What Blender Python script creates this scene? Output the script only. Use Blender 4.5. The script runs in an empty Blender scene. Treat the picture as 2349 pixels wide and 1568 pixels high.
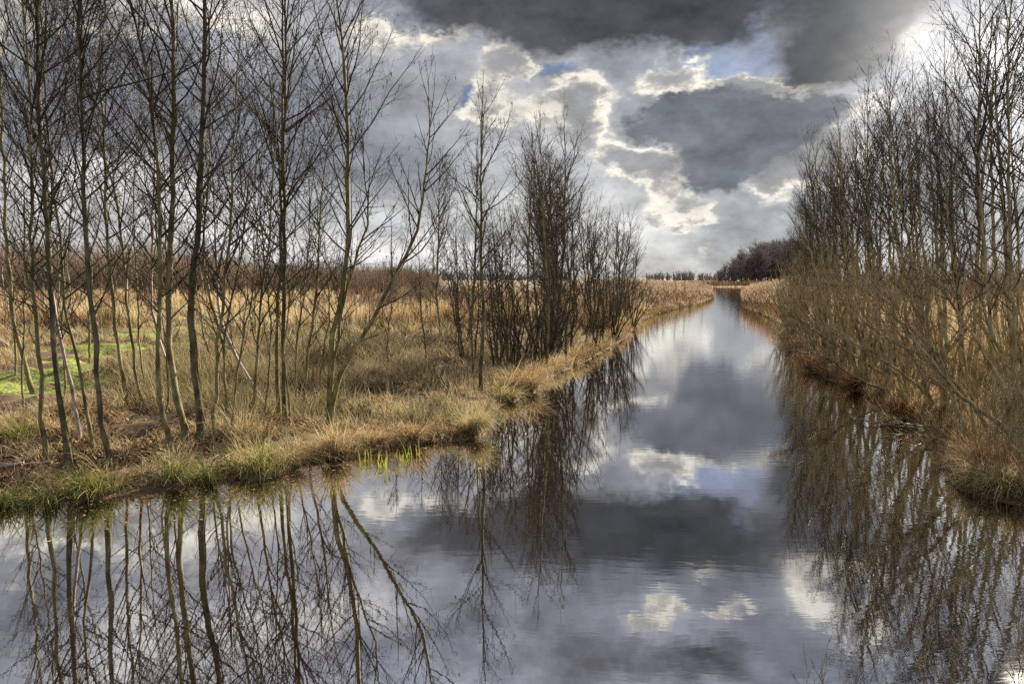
import bpy, math
import numpy as np
from mathutils import Vector
PI = math.pi
S = bpy.context.scene
COL = S.collection
rng = np.random.default_rng(11)

# ------------------------------------------------------------------ camera
CAMH = 3.2
FPX = 1566.0                      # focal length in pixels of a 2349 px wide frame
CX, CY, HOR = 1174.5, 784.0, 636.0
PITCH = math.atan((CY - HOR) / FPX)
cd = bpy.data.cameras.new('camera'); cam = bpy.data.objects.new('camera', cd); COL.objects.link(cam)
cam.location = (0, 0, CAMH); cam.rotation_euler = (PI / 2 - PITCH, 0, 0)
cd.sensor_width = 36.0; cd.lens = 36.0 * FPX / 2349.0; cd.clip_start = .05; cd.clip_end = 9000
S.camera = cam

def ray(px, py):
    a, b = (px - CX) / FPX, (CY - py) / FPX
    return np.array((a, math.cos(PITCH) + b * math.sin(PITCH), -math.sin(PITCH) + b * math.cos(PITCH)))

def on_z(px, py, z=0.0):
    r = ray(px, py); t = (z - CAMH) / r[2]
    return np.array((r[0] * t, r[1] * t, z))

def on_y(px, py, y):
    r = ray(px, py); t = y / r[1]
    return np.array((r[0] * t, y, CAMH + r[2] * t))

def pix(x, y, z):
    c, s = math.cos(PITCH), math.sin(PITCH)
    dz = z - CAMH
    f = y * c - dz * s; u = y * s + dz * c
    return CX + FPX * x / f, CY - FPX * u / f

# ------------------------------------------------------------------ objects
def tag(o, label=None, cat=None, group=None, kind=None):
    if label: o['label'] = label
    if cat: o['category'] = cat
    if group: o['group'] = group
    if kind: o['kind'] = kind
    return o

def empty(name, loc, label=None, cat=None, group=None, rz=0.0, sc=1.0):
    o = bpy.data.objects.new(name, None); COL.objects.link(o)
    o.location = loc; o.rotation_euler = (0, 0, rz); o.scale = (sc, sc, sc); o.empty_display_size = .2
    return tag(o, label, cat, group)

def make_mesh(name, V, Q=None, T=None, tint=None, smooth=True):
    V = np.asarray(V, np.float32).reshape(-1, 3)
    loops, starts, n = [], [], 0
    if Q is not None and len(Q):
        Q = np.asarray(Q, np.int32); loops.append(Q.ravel()); starts.append(np.arange(len(Q)) * 4); n = len(Q) * 4
    if T is not None and len(T):
        T = np.asarray(T, np.int32); loops.append(T.ravel()); starts.append(n + np.arange(len(T)) * 3)
    loops = np.concatenate(loops).astype(np.int32); starts = np.concatenate(starts).astype(np.int32)
    m = bpy.data.meshes.new(name)
    m.vertices.add(len(V)); m.vertices.foreach_set('co', V.ravel())
    m.loops.add(len(loops)); m.loops.foreach_set('vertex_index', loops)
    m.polygons.add(len(starts)); m.polygons.foreach_set('loop_start', starts)
    if smooth: m.polygons.foreach_set('use_smooth', np.ones(len(starts), bool))
    if tint is not None:
        a = m.attributes.new('tint', 'FLOAT', 'POINT'); a.data.foreach_set('value', np.asarray(tint, np.float32).ravel())
    m.update(calc_edges=True)
    return m

def obj(name, mesh, mat, parent=None, **k):
    if mat and not mesh.materials: mesh.materials.append(mat)
    o = bpy.data.objects.new(name, mesh); COL.objects.link(o)
    if parent: o.parent = parent
    return tag(o, **k)

class Acc:
    """collects vertices / quads / tris of one mesh"""
    def __init__(s): s.V, s.Q, s.T, s.C, s.n = [], [], [], [], 0
    def add(s, V, Q=None, T=None, c=0.5):
        V = np.asarray(V, float).reshape(-1, 3); s.V.append(V)
        if Q is not None: s.Q.append(np.asarray(Q) + s.n)
        if T is not None: s.T.append(np.asarray(T) + s.n)
        s.C.append(np.broadcast_to(np.asarray(c, float).ravel() if np.ndim(c) else c, (len(V),)))
        s.n += len(V)
    def mesh(s, name, smooth=True):
        return make_mesh(name, np.concatenate(s.V), np.concatenate(s.Q) if s.Q else None,
                         np.concatenate(s.T) if s.T else None, np.concatenate(s.C), smooth)

def norm(v): return v / np.maximum(np.linalg.norm(v, axis=-1, keepdims=True), 1e-9)

def frames(P):
    T = norm(np.gradient(P, axis=1))
    m = np.abs(T.mean(1)); ref = np.eye(3)[np.argmin(m, axis=1)]
    U = norm(np.cross(T, ref[:, None, :])); W = np.cross(T, U)
    return T, U, W

def tubes(P, R, sides=3):
    """P (n,k,3) centre lines, R (n,k) radii -> V, Q"""
    n, k, _ = P.shape
    T, U, W = frames(P)
    a = np.arange(sides) * 2 * PI / sides
    V = P[:, :, None, :] + R[:, :, None, None] * (U[:, :, None, :] * np.cos(a)[:, None] + W[:, :, None, :] * np.sin(a)[:, None])
    i = np.arange(n)[:, None, None] * (k * sides) + np.arange(k - 1)[None, :, None] * sides
    j = np.arange(sides)[None, None, :]; j2 = (j + 1) % sides
    Q = np.stack(np.broadcast_arrays(i + j, i + j2, i + sides + j2, i + sides + j), -1).reshape(-1, 4)
    return V.reshape(-1, 3), Q

def resample(pts, k):
    pts = np.asarray(pts, float)
    d = np.r_[0, np.cumsum(np.linalg.norm(np.diff(pts, axis=0), axis=1))]
    t = np.linspace(0, d[-1], k)
    o = np.stack([np.interp(t, d, pts[:, c]) for c in range(3)], 1)
    for _ in range(2):
        o[1:-1] = .25 * o[:-2] + .5 * o[1:-1] + .25 * o[2:]
    return o

# value noise on the plane
_tab = np.random.default_rng(5).random((256, 256))
def vnoise(x, y, s=1.0, o=0):
    x = np.asarray(x, float) * s + 37.3 * o; y = np.asarray(y, float) * s + 11.7 * o
    xi, yi = np.floor(x).astype(int), np.floor(y).astype(int); fx, fy = x - xi, y - yi
    fx = fx * fx * (3 - 2 * fx); fy = fy * fy * (3 - 2 * fy)
    g = lambda a, b: _tab[a & 255, b & 255]
    return (g(xi, yi) * (1 - fx) + g(xi + 1, yi) * fx) * (1 - fy) + (g(xi, yi + 1) * (1 - fx) + g(xi + 1, yi + 1) * fx) * fy
def fbm(x, y, s=1.0, o=0, n=4):
    r = 0; a = .5; t = 0
    for i in range(n):
        r = r + a * vnoise(x, y, s * 2 ** i, o + i); t += a; a *= .5
    return r / t
def sstep(a, b, x): t = np.clip((x - a) / (b - a), 0, 1); return t * t * (3 - 2 * t)

# ------------------------------------------------------------------ materials
class NT:
    def __init__(s, nt): s.nt = nt; s.x = 0
    def n(s, t, **k):
        nd = s.nt.nodes.new(t); s.x += 1; nd.location = (s.x * 60, 0)
        for a, b in k.items(): setattr(nd, a, b)
        return nd
    def inp(s, sock, v):
        if hasattr(v, 'is_output') or isinstance(v, bpy.types.NodeSocket): s.nt.links.new(v, sock)
        elif v is not None: sock.default_value = v
    def math(s, op, a, b=None, c=None, clamp=False):
        nd = s.n('ShaderNodeMath', operation=op, use_clamp=clamp)
        for i, v in enumerate((a, b, c)):
            if v is not None: s.inp(nd.inputs[i], v)
        return nd.outputs[0]
    def vec(s, op, a, b=None, c=None, out=0):
        nd = s.n('ShaderNodeVectorMath', operation=op)
        for i, v in enumerate((a, b, c)):
            if v is not None: s.inp(nd.inputs[i], v)
        return nd.outputs[out]
    def noise(s, vec, scale, detail=4, rough=.55, out='Fac', lac=2.0):
        nd = s.n('ShaderNodeTexNoise'); s.inp(nd.inputs['Vector'], vec)
        nd.inputs['Scale'].default_value = scale; nd.inputs['Detail'].default_value = detail
        nd.inputs['Roughness'].default_value = rough; nd.inputs['Lacunarity'].default_value = lac
        return nd.outputs[out]
    def ss(s, v, a, b, lo=0.0, hi=1.0, smooth=True):
        nd = s.n('ShaderNodeMapRange', interpolation_type='SMOOTHSTEP' if smooth else 'LINEAR')
        s.inp(nd.inputs[0], v); nd.inputs[1].default_value = a; nd.inputs[2].default_value = b
        nd.inputs[3].default_value = lo; nd.inputs[4].default_value = hi
        return nd.outputs[0]
    def mix(s, f, a, b):
        nd = s.n('ShaderNodeMix', data_type='RGBA'); s.inp(nd.inputs[0], f)
        for i, v in ((6, a), (7, b)):
            s.inp(nd.inputs[i], (*v, 1) if isinstance(v, tuple) and len(v) == 3 else v)
        return nd.outputs[2]
    def ramp(s, f, stops):
        nd = s.n('ShaderNodeValToRGB'); s.inp(nd.inputs[0], f); e = nd.color_ramp.elements
        while len(e) < len(stops): e.new(.5)
        for i, (p, c) in enumerate(stops): e[i].position = p; e[i].color = (*c, 1)
        return nd.outputs[0]
    def attr(s, name): return s.n('ShaderNodeAttribute', attribute_name=name).outputs['Fac']

def new_mat(name):
    m = bpy.data.materials.new(name); m.use_nodes = True
    nt = m.node_tree; nt.nodes.clear(); w = NT(nt)
    out = w.n('ShaderNodeOutputMaterial'); b = w.n('ShaderNodeBsdfPrincipled'); nt.links.new(b.outputs[0], out.inputs[0])
    return m, w, b, out

def bark_mat(name, ramp, rough=.75, scale=9, bump=.4, dist=.01):
    m, w, b, out = new_mat(name)
    co = w.n('ShaderNodeTexCoord').outputs['Object']
    st = w.vec('MULTIPLY', co, (1, 1, .35))
    n1 = w.noise(st, scale, 5, .6); n2 = w.noise(co, 1.7, 2)
    f = w.math('ADD', w.math('MULTIPLY', n1, .75), w.math('MULTIPLY', n2, .35))
    w.inp(b.inputs['Base Color'], w.ramp(f, ramp)); b.inputs['Roughness'].default_value = rough
    b.inputs['Specular IOR Level'].default_value = .25 if bump else 0.0
    if bump:
        bp = w.n('ShaderNodeBump'); bp.inputs['Strength'].default_value = bump; bp.inputs['Distance'].default_value = dist
        w.inp(bp.inputs['Height'], n1); w.inp(b.inputs['Normal'], bp.outputs[0])
    return m

def tint_mat(name, ramp, rough=.8, trans=0.0, spec=.08):
    """colour chosen blade by blade by the 'tint' attribute"""
    m, w, b, out = new_mat(name)
    c = w.ramp(w.attr('tint'), ramp)
    w.inp(b.inputs['Base Color'], c); b.inputs['Roughness'].default_value = rough
    b.inputs['Specular IOR Level'].default_value = spec
    if trans:
        t = w.n('ShaderNodeBsdfTranslucent'); w.inp(t.inputs[0], c)
        mx = w.n('ShaderNodeMixShader'); mx.inputs[0].default_value = trans
        w.nt.links.new(b.outputs[0], mx.inputs[1]); w.nt.links.new(t.outputs[0], mx.inputs[2]); w.nt.links.new(mx.outputs[0], out.inputs[0])
    return m

M = {}
M['alder'] = bark_mat('alder_bark', [(.33, (.03, .026, .014)), (.45, (.11, .095, .042)), (.56, (.22, .195, .085)), (.7, (.42, .38, .22))])
M['dark'] = bark_mat('dark_bark', [(.3, (.025, .021, .015)), (.48, (.08, .067, .04)), (.6, (.16, .14, .075)), (.72, (.3, .27, .16))])
M['birch'] = bark_mat('birch_bark', [(.36, (.06, .045, .035)), (.46, (.34, .27, .22)), (.65, (.62, .54, .48))])
M['twig'] = bark_mat('twig_bark', [(.3, (.024, .021, .017)), (.5, (.075, .064, .05)), (.7, (.21, .18, .14))], bump=0, rough=.65)  # dark twig bark, deepened further to paint the unlit side of backlit crowns
M['twig_right'] = bark_mat('sunlit_olive_twig_bark', [(.3, (.08, .056, .034)), (.5, (.30, .22, .13)), (.7, (.66, .52, .35))], bump=0, rough=.5)  # twigs shining in the sun: that brightness is put into the bark colour
M['stem_right'] = bark_mat('sunlit_olive_stem_bark', [(.33, (.04, .03, .015)), (.46, (.19, .155, .07)), (.56, (.4, .335, .17)), (.72, (.6, .52, .31))], rough=.55)  # olive stems, colour raised to paint the sunlit lower half of the thicket
M['catkin'] = bark_mat('catkin_scales', [(.3, (.05, .022, .012)), (.7, (.13, .065, .035))], bump=0)
M['yellow_catkin'] = bark_mat('pollen_catkin', [(.3, (.3, .2, .03)), (.7, (.45, .34, .08))], bump=0)
M['far_twig'] = bark_mat('haze_pale_bark', [(.3, (.16, .14, .14)), (.7, (.34, .3, .29))], bump=0)  # bark paled to paint the fading of distant air; no haze is built
M['scrub'] = bark_mat('scrub_bark', [(.3, (.14, .1, .075)), (.7, (.42, .32, .24))], bump=0)
M['mound'] = bark_mat('root_mound', [(.3, (.03, .019, .01)), (.55, (.12, .08, .04)), (.75, (.24, .17, .09))], scale=20, bump=1.0, dist=.03)
M['dry'] = tint_mat('dry_grass', [(0, (.06, .034, .016)), (.22, (.22, .125, .055)), (.5, (.52, .375, .2)), (.78, (.8, .66, .42)), (.88, (.34, .36, .09)), (1, (.22, .34, .05))], trans=.35)
M['rush'] = tint_mat('rush_blades', [(0, (.045, .045, .018)), (.25, (.14, .125, .05)), (.55, (.42, .36, .19)), (.8, (.56, .48, .28)), (1, (.7, .62, .42))], trans=.3, rough=.55)
M['tussock'] = tint_mat('tussock_blades', [(0, (.03, .05, .01)), (.3, (.13, .19, .035)), (.5, (.3, .34, .09)), (.62, (.5, .4, .18)), (1, (.76, .64, .38))], trans=.3, rough=.5)
M['russet'] = tint_mat('russet_sedge', [(0, (.09, .035, .012)), (.5, (.3, .13, .04)), (1, (.5, .28, .1))], trans=.3)
M['reed'] = tint_mat('reed_stalks', [(0, (.075, .045, .022)), (.5, (.22, .125, .06)), (.8, (.38, .25, .135)), (1, (.52, .42, .33))], trans=.35)
M['leaf'] = tint_mat('fallen_leaf', [(0, (.06, .028, .014)), (.5, (.28, .15, .07)), (1, (.55, .4, .22))], rough=.6)
M['iris'] = tint_mat('iris_blade', [(0, (.16, .2, .03)), (.55, (.34, .4, .05)), (1, (.55, .45, .14))], trans=.4, rough=.4)
WR = .45
SKYK = .05
EXPO = 1.15
# ------------------------------------------------------------------ channel outline (plan view, metres)
Lpx = [(-60, 1172), (0, 1165), (90, 1146), (200, 1138), (300, 1128), (400, 1118), (480, 1102), (560, 1095), (640, 1086), (690, 1062), (760, 1052), (830, 1050),
       (880, 1030), (960, 1020), (1040, 1012), (1100, 1002), (1130, 975), (1128, 952), (1150, 930), (1190, 915), (1222, 898), (1240, 875), (1290, 850),
       (1340, 830), (1400, 795), (1440, 770), (1470, 737), (1500, 722), (1560, 706), (1600, 696), (1635, 684), (1632, 672), (1622, 664), (1600, 658)]
Rpx = [(1760, 658), (1712, 664), (1702, 676), (1700, 688), (1706, 705), (1745, 718), (1790, 742), (1806, 790), (1846, 832), (1900, 868), (1960, 890), (2005, 912), (2045, 938),
       (2100, 968), (2140, 1000), (2165, 1030), (2195, 1050), (2215, 1085), (2185, 1105), (2250, 1135), (2349, 1158), (2420, 1170)]
L = [on_z(*p)[:2] for p in Lpx]; Rr = [on_z(*p)[:2] for p in Rpx]
POLY = np.array([(-60, -40), (-60, 6.5), (-22, 8.6)] + [tuple(p) for p in L] + [tuple(p) for p in Rr] + [(26, 9.2), (60, 8.5), (60, -40)])

def sdist(x, y):
    """distance to the water's edge, positive on land"""
    x = np.asarray(x, float); y = np.asarray(y, float); sh = x.shape
    x, y = x.ravel(), y.ravel(); d = np.full(x.shape, 1e9); ins = np.zeros(x.shape, bool)
    n = len(POLY)
    for i in range(n):
        ax, ay = POLY[i]; bx, by = POLY[(i + 1) % n]
        ex, ey = bx - ax, by - ay
        t = np.clip(((x - ax) * ex + (y - ay) * ey) / (ex * ex + ey * ey + 1e-12), 0, 1)
        d = np.minimum(d, np.hypot(x - ax - t * ex, y - ay - t * ey))
        c = ((ay > y) != (by > y)) & (x < (bx - ax) * (y - ay) / ((by - ay) if by != ay else 1e-9) + ax)
        ins ^= c
    return np.where(ins, -d, d).reshape(sh)

def ground(x, y, d=None):
    x = np.asarray(x, float); y = np.asarray(y, float)
    if d is None: d = sdist(x, y)
    dd = d + (fbm(x, y, 1.3, 3, 3) - .5) * .45 * sstep(90, 20, y)
    land = .16 * sstep(-.05, .45, dd) + .2 * sstep(.3, 3.5, dd)
    hum = sstep(1.0, 3.0, dd) * ((fbm(x, y, .55, 1, 3) - .5) * .8 + (fbm(x, y, 1.9, 7, 2) - .5) * .32) * (1 - .6 * sstep(60, 150, np.hypot(x, y)))
    bank = (fbm(x, y, 3.1, 9, 2) - .5) * .1 * sstep(0, .5, dd)
    return np.where(dd > -.05, land + hum + bank, -.75 * sstep(.02, -.95, dd) - .01)

def gpt(px, py, extra=0.0):
    """the ground point seen at a pixel"""
    z = .3
    for _ in range(6):
        p = on_z(px, py, z); z = .5 * z + .5 * max(float(ground(p[0], p[1])), 0.0)
    return np.array((p[0], p[1], z + extra))

def axis(lo, hi, step, far_lo, far_hi, r=1.045):
    a = list(np.arange(lo, hi, step)); s = step; v = hi
    while v < far_hi: a.append(v); s *= r; v += s
    a.append(far_hi); s = step; v = lo - step; b = []
    while v > far_lo: b.append(v); s *= r; v -= s
    b.append(far_lo)
    return np.array(b[::-1] + a)
gx = axis(-14, 16, .13, -2600, 2600); gy = axis(6, 30, .13, -45, 3600)
GX, GY = np.meshgrid(gx, gy); D = sdist(GX, GY); GZ = ground(GX, GY, D)
far = sstep(150, 400, np.hypot(GX, GY)); GZ = GZ * (1 - far) + np.where(D > 0, .35, GZ) * far
nx, ny = len(gx), len(gy)
i = np.arange(ny - 1)[:, None] * nx + np.arange(nx - 1)[None, :]
Q = np.stack((i, i + 1, i + nx + 1, i + nx), -1).reshape(-1, 4)
# bright moss lawns: where they lie, in the picture of the place
def moss(x, y, lo=-.25, hi=.55):
    r = -9.0
    for px, py, rx, ry in [(25, 905, 2.3, 1.9), (120, 865, 1.3, 1.0), (-60, 880, 2.5, 1.8), (225, 838, 1.7, 1.3), (305, 808, 2.2, 1.8), (350, 775, 1.5, 1.6), (425, 757, 2.0, 3.4), (820, 718, 2.4, 2.4), (330, 900, .5, .3), (180, 800, 1.6, .9)]:
        c = on_z(px, py, .3); r = np.maximum(r, 1 - ((x - c[0]) / rx) ** 2 - ((y - c[1]) / ry) ** 2)
    return sstep(lo, hi, r + (fbm(x, y, 1.4, 21, 4) - .5) * 2.0) * (r > -1.6)
terr = make_mesh('ground', np.stack((GX, GY, GZ), -1).reshape(-1, 3), Q, tint=moss(GX, GY))
m, w, b, out = new_mat('ground_soil')
pos = w.n('ShaderNodeNewGeometry').outputs['Position']
n1 = w.noise(pos, .35, 6, .6); n2 = w.noise(pos, 14, 5, .7); n3 = w.noise(pos, 2.2, 4, .6)
soil = w.ramp(w.math('ADD', w.math('MULTIPLY', n2, .7), w.math('MULTIPLY', n3, .35)), [(.35, (.035, .022, .012)), (.5, (.11, .07, .035)), (.62, (.2, .135, .065)), (.75, (.3, .21, .11))])
tan = w.ramp(n1, [(.35, (.13, .105, .05)), (.5, (.27, .2, .11)), (.65, (.38, .29, .18))])
yy = w.n('ShaderNodeSeparateXYZ'); w.inp(yy.inputs[0], pos)
c1 = w.mix(w.ss(yy.outputs[1], 24, 60), soil, tan)
grn = w.ramp(n2, [(.3, (.1, .12, .025)), (.5, (.25, .32, .04)), (.7, (.42, .45, .1))])
mf = w.math('MULTIPLY', w.attr('tint'), w.math('MULTIPLY', w.ss(n2, .36, .56), w.ss(n3, .34, .5, .35, 1.0)))
w.inp(b.inputs['Base Color'], w.mix(mf, c1, grn)); b.inputs['Roughness'].default_value = .9
bp = w.n('ShaderNodeBump'); bp.inputs['Strength'].default_value = .8; bp.inputs['Distance'].default_value = .05
w.inp(bp.inputs['Height'], n2); w.inp(b.inputs['Normal'], bp.outputs[0])
obj('ground', terr, m, kind='structure')

# ------------------------------------------------------------------ water
wm = bpy.data.meshes.new('water')
wm.from_pydata([(-70, -44, 0), (120, -44, 0), (120, 330, 0), (-70, 330, 0)], [], [(0, 1, 2, 3)])
m, w, b, out = new_mat('ditch_water')
pos = w.n('ShaderNodeNewGeometry').outputs['Position']
sp = w.n('ShaderNodeSeparateXYZ'); w.inp(sp.inputs[0], pos); X, Y = sp.outputs[0], sp.outputs[1]
warp = w.vec('MULTIPLY_ADD', w.noise(pos, .8, 2, .5, 'Color'), (.35, .35, 0), pos)
r1 = w.noise(w.vec('MULTIPLY', warp, (.75, 2.6, 1)), 3.2, 2, .5)      # wavelets running across
r2 = w.noise(w.vec('MULTIPLY', warp, (.6, 1.9, 1)), 11, 2, .5)
sw = w.noise(w.vec('MULTIPLY', pos, (.5, 1.0, 1)), .9, 1, .5)          # long gentle swell
wind = w.ss(w.noise(w.vec('MULTIPLY', pos, (.12, .2, 1)), 1.0, 3, .5), .42, .62)
far_ = w.ss(Y, 25, 70)
right = w.ss(X, 2.0, 6.5)
rip = w.math('ADD', w.math('MULTIPLY', wind, .22), w.math('ADD', w.math('MULTIPLY', far_, .5), w.math('MULTIPLY', right, WR)))
rip = w.math('ADD', rip, .05)
h = w.math('ADD', w.math('MULTIPLY', w.math('ADD', w.math('MULTIPLY', r1, 1.0), w.math('MULTIPLY', r2, .22)), w.math('MULTIPLY', rip, .0023)), w.math('MULTIPLY', sw, .0009))
bp = w.n('ShaderNodeBump'); bp.inputs['Strength'].default_value = 1.0; bp.inputs['Distance'].default_value = 1.0
w.inp(bp.inputs['Height'], h)
gl = w.n('ShaderNodeBsdfGlossy'); gl.inputs['Roughness'].default_value = .015; gl.inputs['Color'].default_value = (.96, .965, .98, 1)
w.inp(gl.inputs['Normal'], bp.outputs[0])
df = w.n('ShaderNodeBsdfDiffuse'); df.inputs['Color'].default_value = (.018, .012, .007, 1)
lw = w.n('ShaderNodeFresnel'); lw.inputs['IOR'].default_value = 2.6; w.inp(lw.inputs['Normal'], bp.outputs[0])
mx = w.n('ShaderNodeMixShader'); w.inp(mx.inputs[0], w.ss(lw.outputs[0], 0.0, .7, .5, 1.0, False))
w.nt.nodes.remove(b)
w.nt.links.new(df.outputs[0], mx.inputs[1]); w.nt.links.new(gl.outputs[0], mx.inputs[2]); w.nt.links.new(mx.outputs[0], out.inputs[0])
obj('water', wm, m, kind='structure')
# ------------------------------------------------------------------ sky and sun
def azel(px, py):
    r = ray(px, py); return math.atan2(r[0], r[1]), math.atan2(r[2], math.hypot(r[0], r[1]))
SUN_AZ, SUN_EL = math.radians(38.0), math.radians(27.0)
UNIT = 15.66
wd = bpy.data.worlds.new('World'); S.world = wd; wd.use_nodes = True
wd.node_tree.nodes.clear(); w = NT(wd.node_tree)
dirv = w.n('ShaderNodeTexCoord').outputs['Generated']
sp = w.n('ShaderNodeSeparateXYZ'); w.inp(sp.inputs[0], dirv)
az = w.math('ARCTAN2', sp.outputs[0], sp.outputs[1]); el = w.math('ARCSINE', sp.outputs[2])
el = w.math('ABSOLUTE', el)
cb = w.n('ShaderNodeCombineXYZ'); w.inp(cb.inputs[0], w.math('MULTIPLY', az, UNIT)); w.inp(cb.inputs[1], w.math('MULTIPLY', el, UNIT))
P0 = cb.outputs[0]
dz = w.vec('MULTIPLY', dirv, (1, 1, 1.7))
big = w.noise(dz, 3.0, 2, .5, 'Color'); fin = w.noise(dz, 13.0, 4, .66, 'Color')
def warp(a, b_):
    p = w.vec('MULTIPLY_ADD', w.vec('SUBTRACT', big, (.5, .5, .5)), (a, a, 0), P0)
    return w.vec('MULTIPLY_ADD', w.vec('SUBTRACT', fin, (.5, .5, .5)), (b_, b_, 0), p)
PW = warp(.7, 1.45); PS = warp(1.6, 1.0)
def field(P, blobs):
    """sum of soft ellipses; (px, py, rx, ry, weight) in photo pixels"""
    tot = None
    for (px, py, rx, ry, wt) in blobs:
        a, e = azel(px, py); sx, sy = 100 / rx, 100 / ry
        q = w.vec('MULTIPLY_ADD', P, (sx, sy, 0), (-a * UNIT * sx, -e * UNIT * sy, 0))
        d = w.vec('DOT_PRODUCT', q, q, out=1)
        g = w.math('MULTIPLY', w.math('EXPONENT', w.math('MULTIPLY', d, -1.0)), wt)
        tot = g if tot is None else w.math('ADD', tot, g)
    return tot
def add(a, b_): return w.math('ADD', a, b_)
def mul(a, b_): return w.math('MULTIPLY', a, b_)
nf = w.noise(dz, 8.0, 7, .66); nb = w.noise(w.vec('ADD', dz, (3.1, 7.2, 1.4)), 2.6, 4, .55)
_o = .022; nc = w.noise(w.vec('ADD', dz, (.5 * _o, 0, 1.5 * _o)), 8.0, 6, .66)
relief = w.math('SUBTRACT', nf, nc)
# clear air between the clouds
sky = w.n('ShaderNodeTexSky', sky_type='NISHITA', sun_disc=False, sun_elevation=SUN_EL, sun_rotation=SUN_AZ, air_density=1.0, dust_density=1.0, ozone_density=2.0)
clear = w.vec('MULTIPLY', w.mix(.6, sky.outputs[0], (1.9, 2.5, 3.9)), (.062, .064, .068))
# grey-lavender sheet over most of the sky
sheet = w.ramp(w.ss(el, 0.0, .55, smooth=False), [(0, (.66, .65, .60)), (.12, (.58, .595, .585)), (.3, (.36, .375, .40)), (.6, (.36, .375, .41)), (1, (.44, .46, .53))])
sheet = w.mix(w.ss(nb, .36, .66), w.vec('MULTIPLY', sheet, (.62, .64, .68)), w.vec('MULTIPLY', sheet, (1.25, 1.22, 1.2)))
blue = field(PS, [(1110, 215, 60, 40, 1), (1270, 165, 90, 30, 1), (1640, 140, 90, 38, 1.1), (1700, 175, 80, 35, 1), (1720, 60, 30, 60, .6), (250, 30, 90, 30, .5), (2280, 330, 60, 200, .9), (1110, 245, 30, 20, .8)])
col = w.mix(w.ss(add(blue, mul(w.math('SUBTRACT', nf, .5), .8)), .3, .8), sheet, clear)
# soft shade masses on the left and low down
sh = field(PS, [(500, 270, 330, 85, .85), (830, 330, 200, 90, .6), (180, 320, 180, 50, .5), (700, 190, 120, 60, .5), (1600, 520, 160, 20, .3), (950, 420, 160, 50, .4), (-300, 250, 350, 140, .8)])
col = w.mix(w.ss(add(sh, mul(w.math('SUBTRACT', nb, .5), 1.1)), .15, 1.0, 0, .85), col, (.23, .248, .285))
# low bright bands near the horizon, left
lo = field(PS, [(550, -200, 420, 100, .7), (300, -420, 400, 120, .6), (250, 420, 260, 40, 1.1), (560, 480, 200, 36, .8), (880, 560, 260, 45, 1.1), (1120, 590, 190, 45, .9), (600, 560, 300, 50, .55), (1560, 600, 200, 40, .35), (120, 480, 160, 60, .5), (1480, 500, 150, 30, .3)])
col = w.mix(w.ss(add(lo, mul(w.math('SUBTRACT', nf, .5), 1.4)), .25, 1.1), col, (.80, .79, .78))
# cumulus towers: bright rims, greyer bodies
cum = field(PW, [(1330, 220, 52, 48, 1.25), (1245, 245, 62, 42, 1.0), (1360, 280, 36, 40, .9), (1320, 320, 70, 46, .9), (1420, 372, 62, 28, 1.0), (1500, 385, 70, 28, .9), (1535, 352, 32, 32, .9),
                 (1550, 440, 48, 40, 1.0), (1580, 490, 60, 24, .9), (1545, 182, 58, 30, 1.0), (1480, 215, 70, 30, .6), (1655, 222, 58, 26, 1.1), (1725, 224, 48, 22, 1.0), (1785, 222, 42, 18, .7), (1855, 225, 58, 26, .9),
                 (1815, 385, 66, 34, 1.1), (1880, 345, 60, 42, 1.2), (1860, 318, 30, 25, .8), (1760, 420, 60, 28, .8), (1960, 400, 80, 60, .7), (1780, 470, 50, 25, .4), (1140, 205, 45, 60, 1.0), (1110, 262, 50, 30, .9),
                 (1210, 150, 46, 24, .8), (1160, 130, 80, 35, .6), (985, 95, 55, 30, .75), (860, 80, 55, 42, 1.0), (1060, 70, 30, 16, .5), (220, 25, 75, 42, 1.0), (70, 20, 120, 40, .95), (400, 40, 90, 40, .5), (600, 60, 80, 50, .45), (2050, 85, 45, 35, .6), (1985, 230, 70, 60, .35), (1600, 565, 60, 14, .5),
                 (1620, -70, 50, 32, .85), (1560, -172, 42, 18, .8), (1500, -212, 55, 22, .85), (1700, -222, 62, 20, .9), (1770, -190, 40, 18, .75), (700, -200, 200, 50, .45), (250, -150, 300, 80, .42), (2000, -150, 120, 90, .9),
                 (-250, 60, 200, 80, .7), (2700, 350, 200, 120, .8), (3100, 100, 300, 150, .8)])
cf = add(cum, mul(w.math('SUBTRACT', nf, .5), 1.9))
cm = w.ss(cf, .33, .68)
body = w.ss(add(cf, mul(relief, -5.2)), .35, 1.5)
cc = w.ramp(body, [(0, (1.0, .95, .84)), (.16, (.86, .81, .71)), (.4, (.56, .535, .49)), (.75, (.38, .375, .37)), (1, (.29, .295, .3))])
col = w.mix(cm, col, cc)
# halo of light round the towers
hl = w.ss(cf, .15, .45, 0, .14)
col = w.mix(mul(hl, w.math('SUBTRACT', 1.0, cm)), col, (.80, .78, .73))
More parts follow.
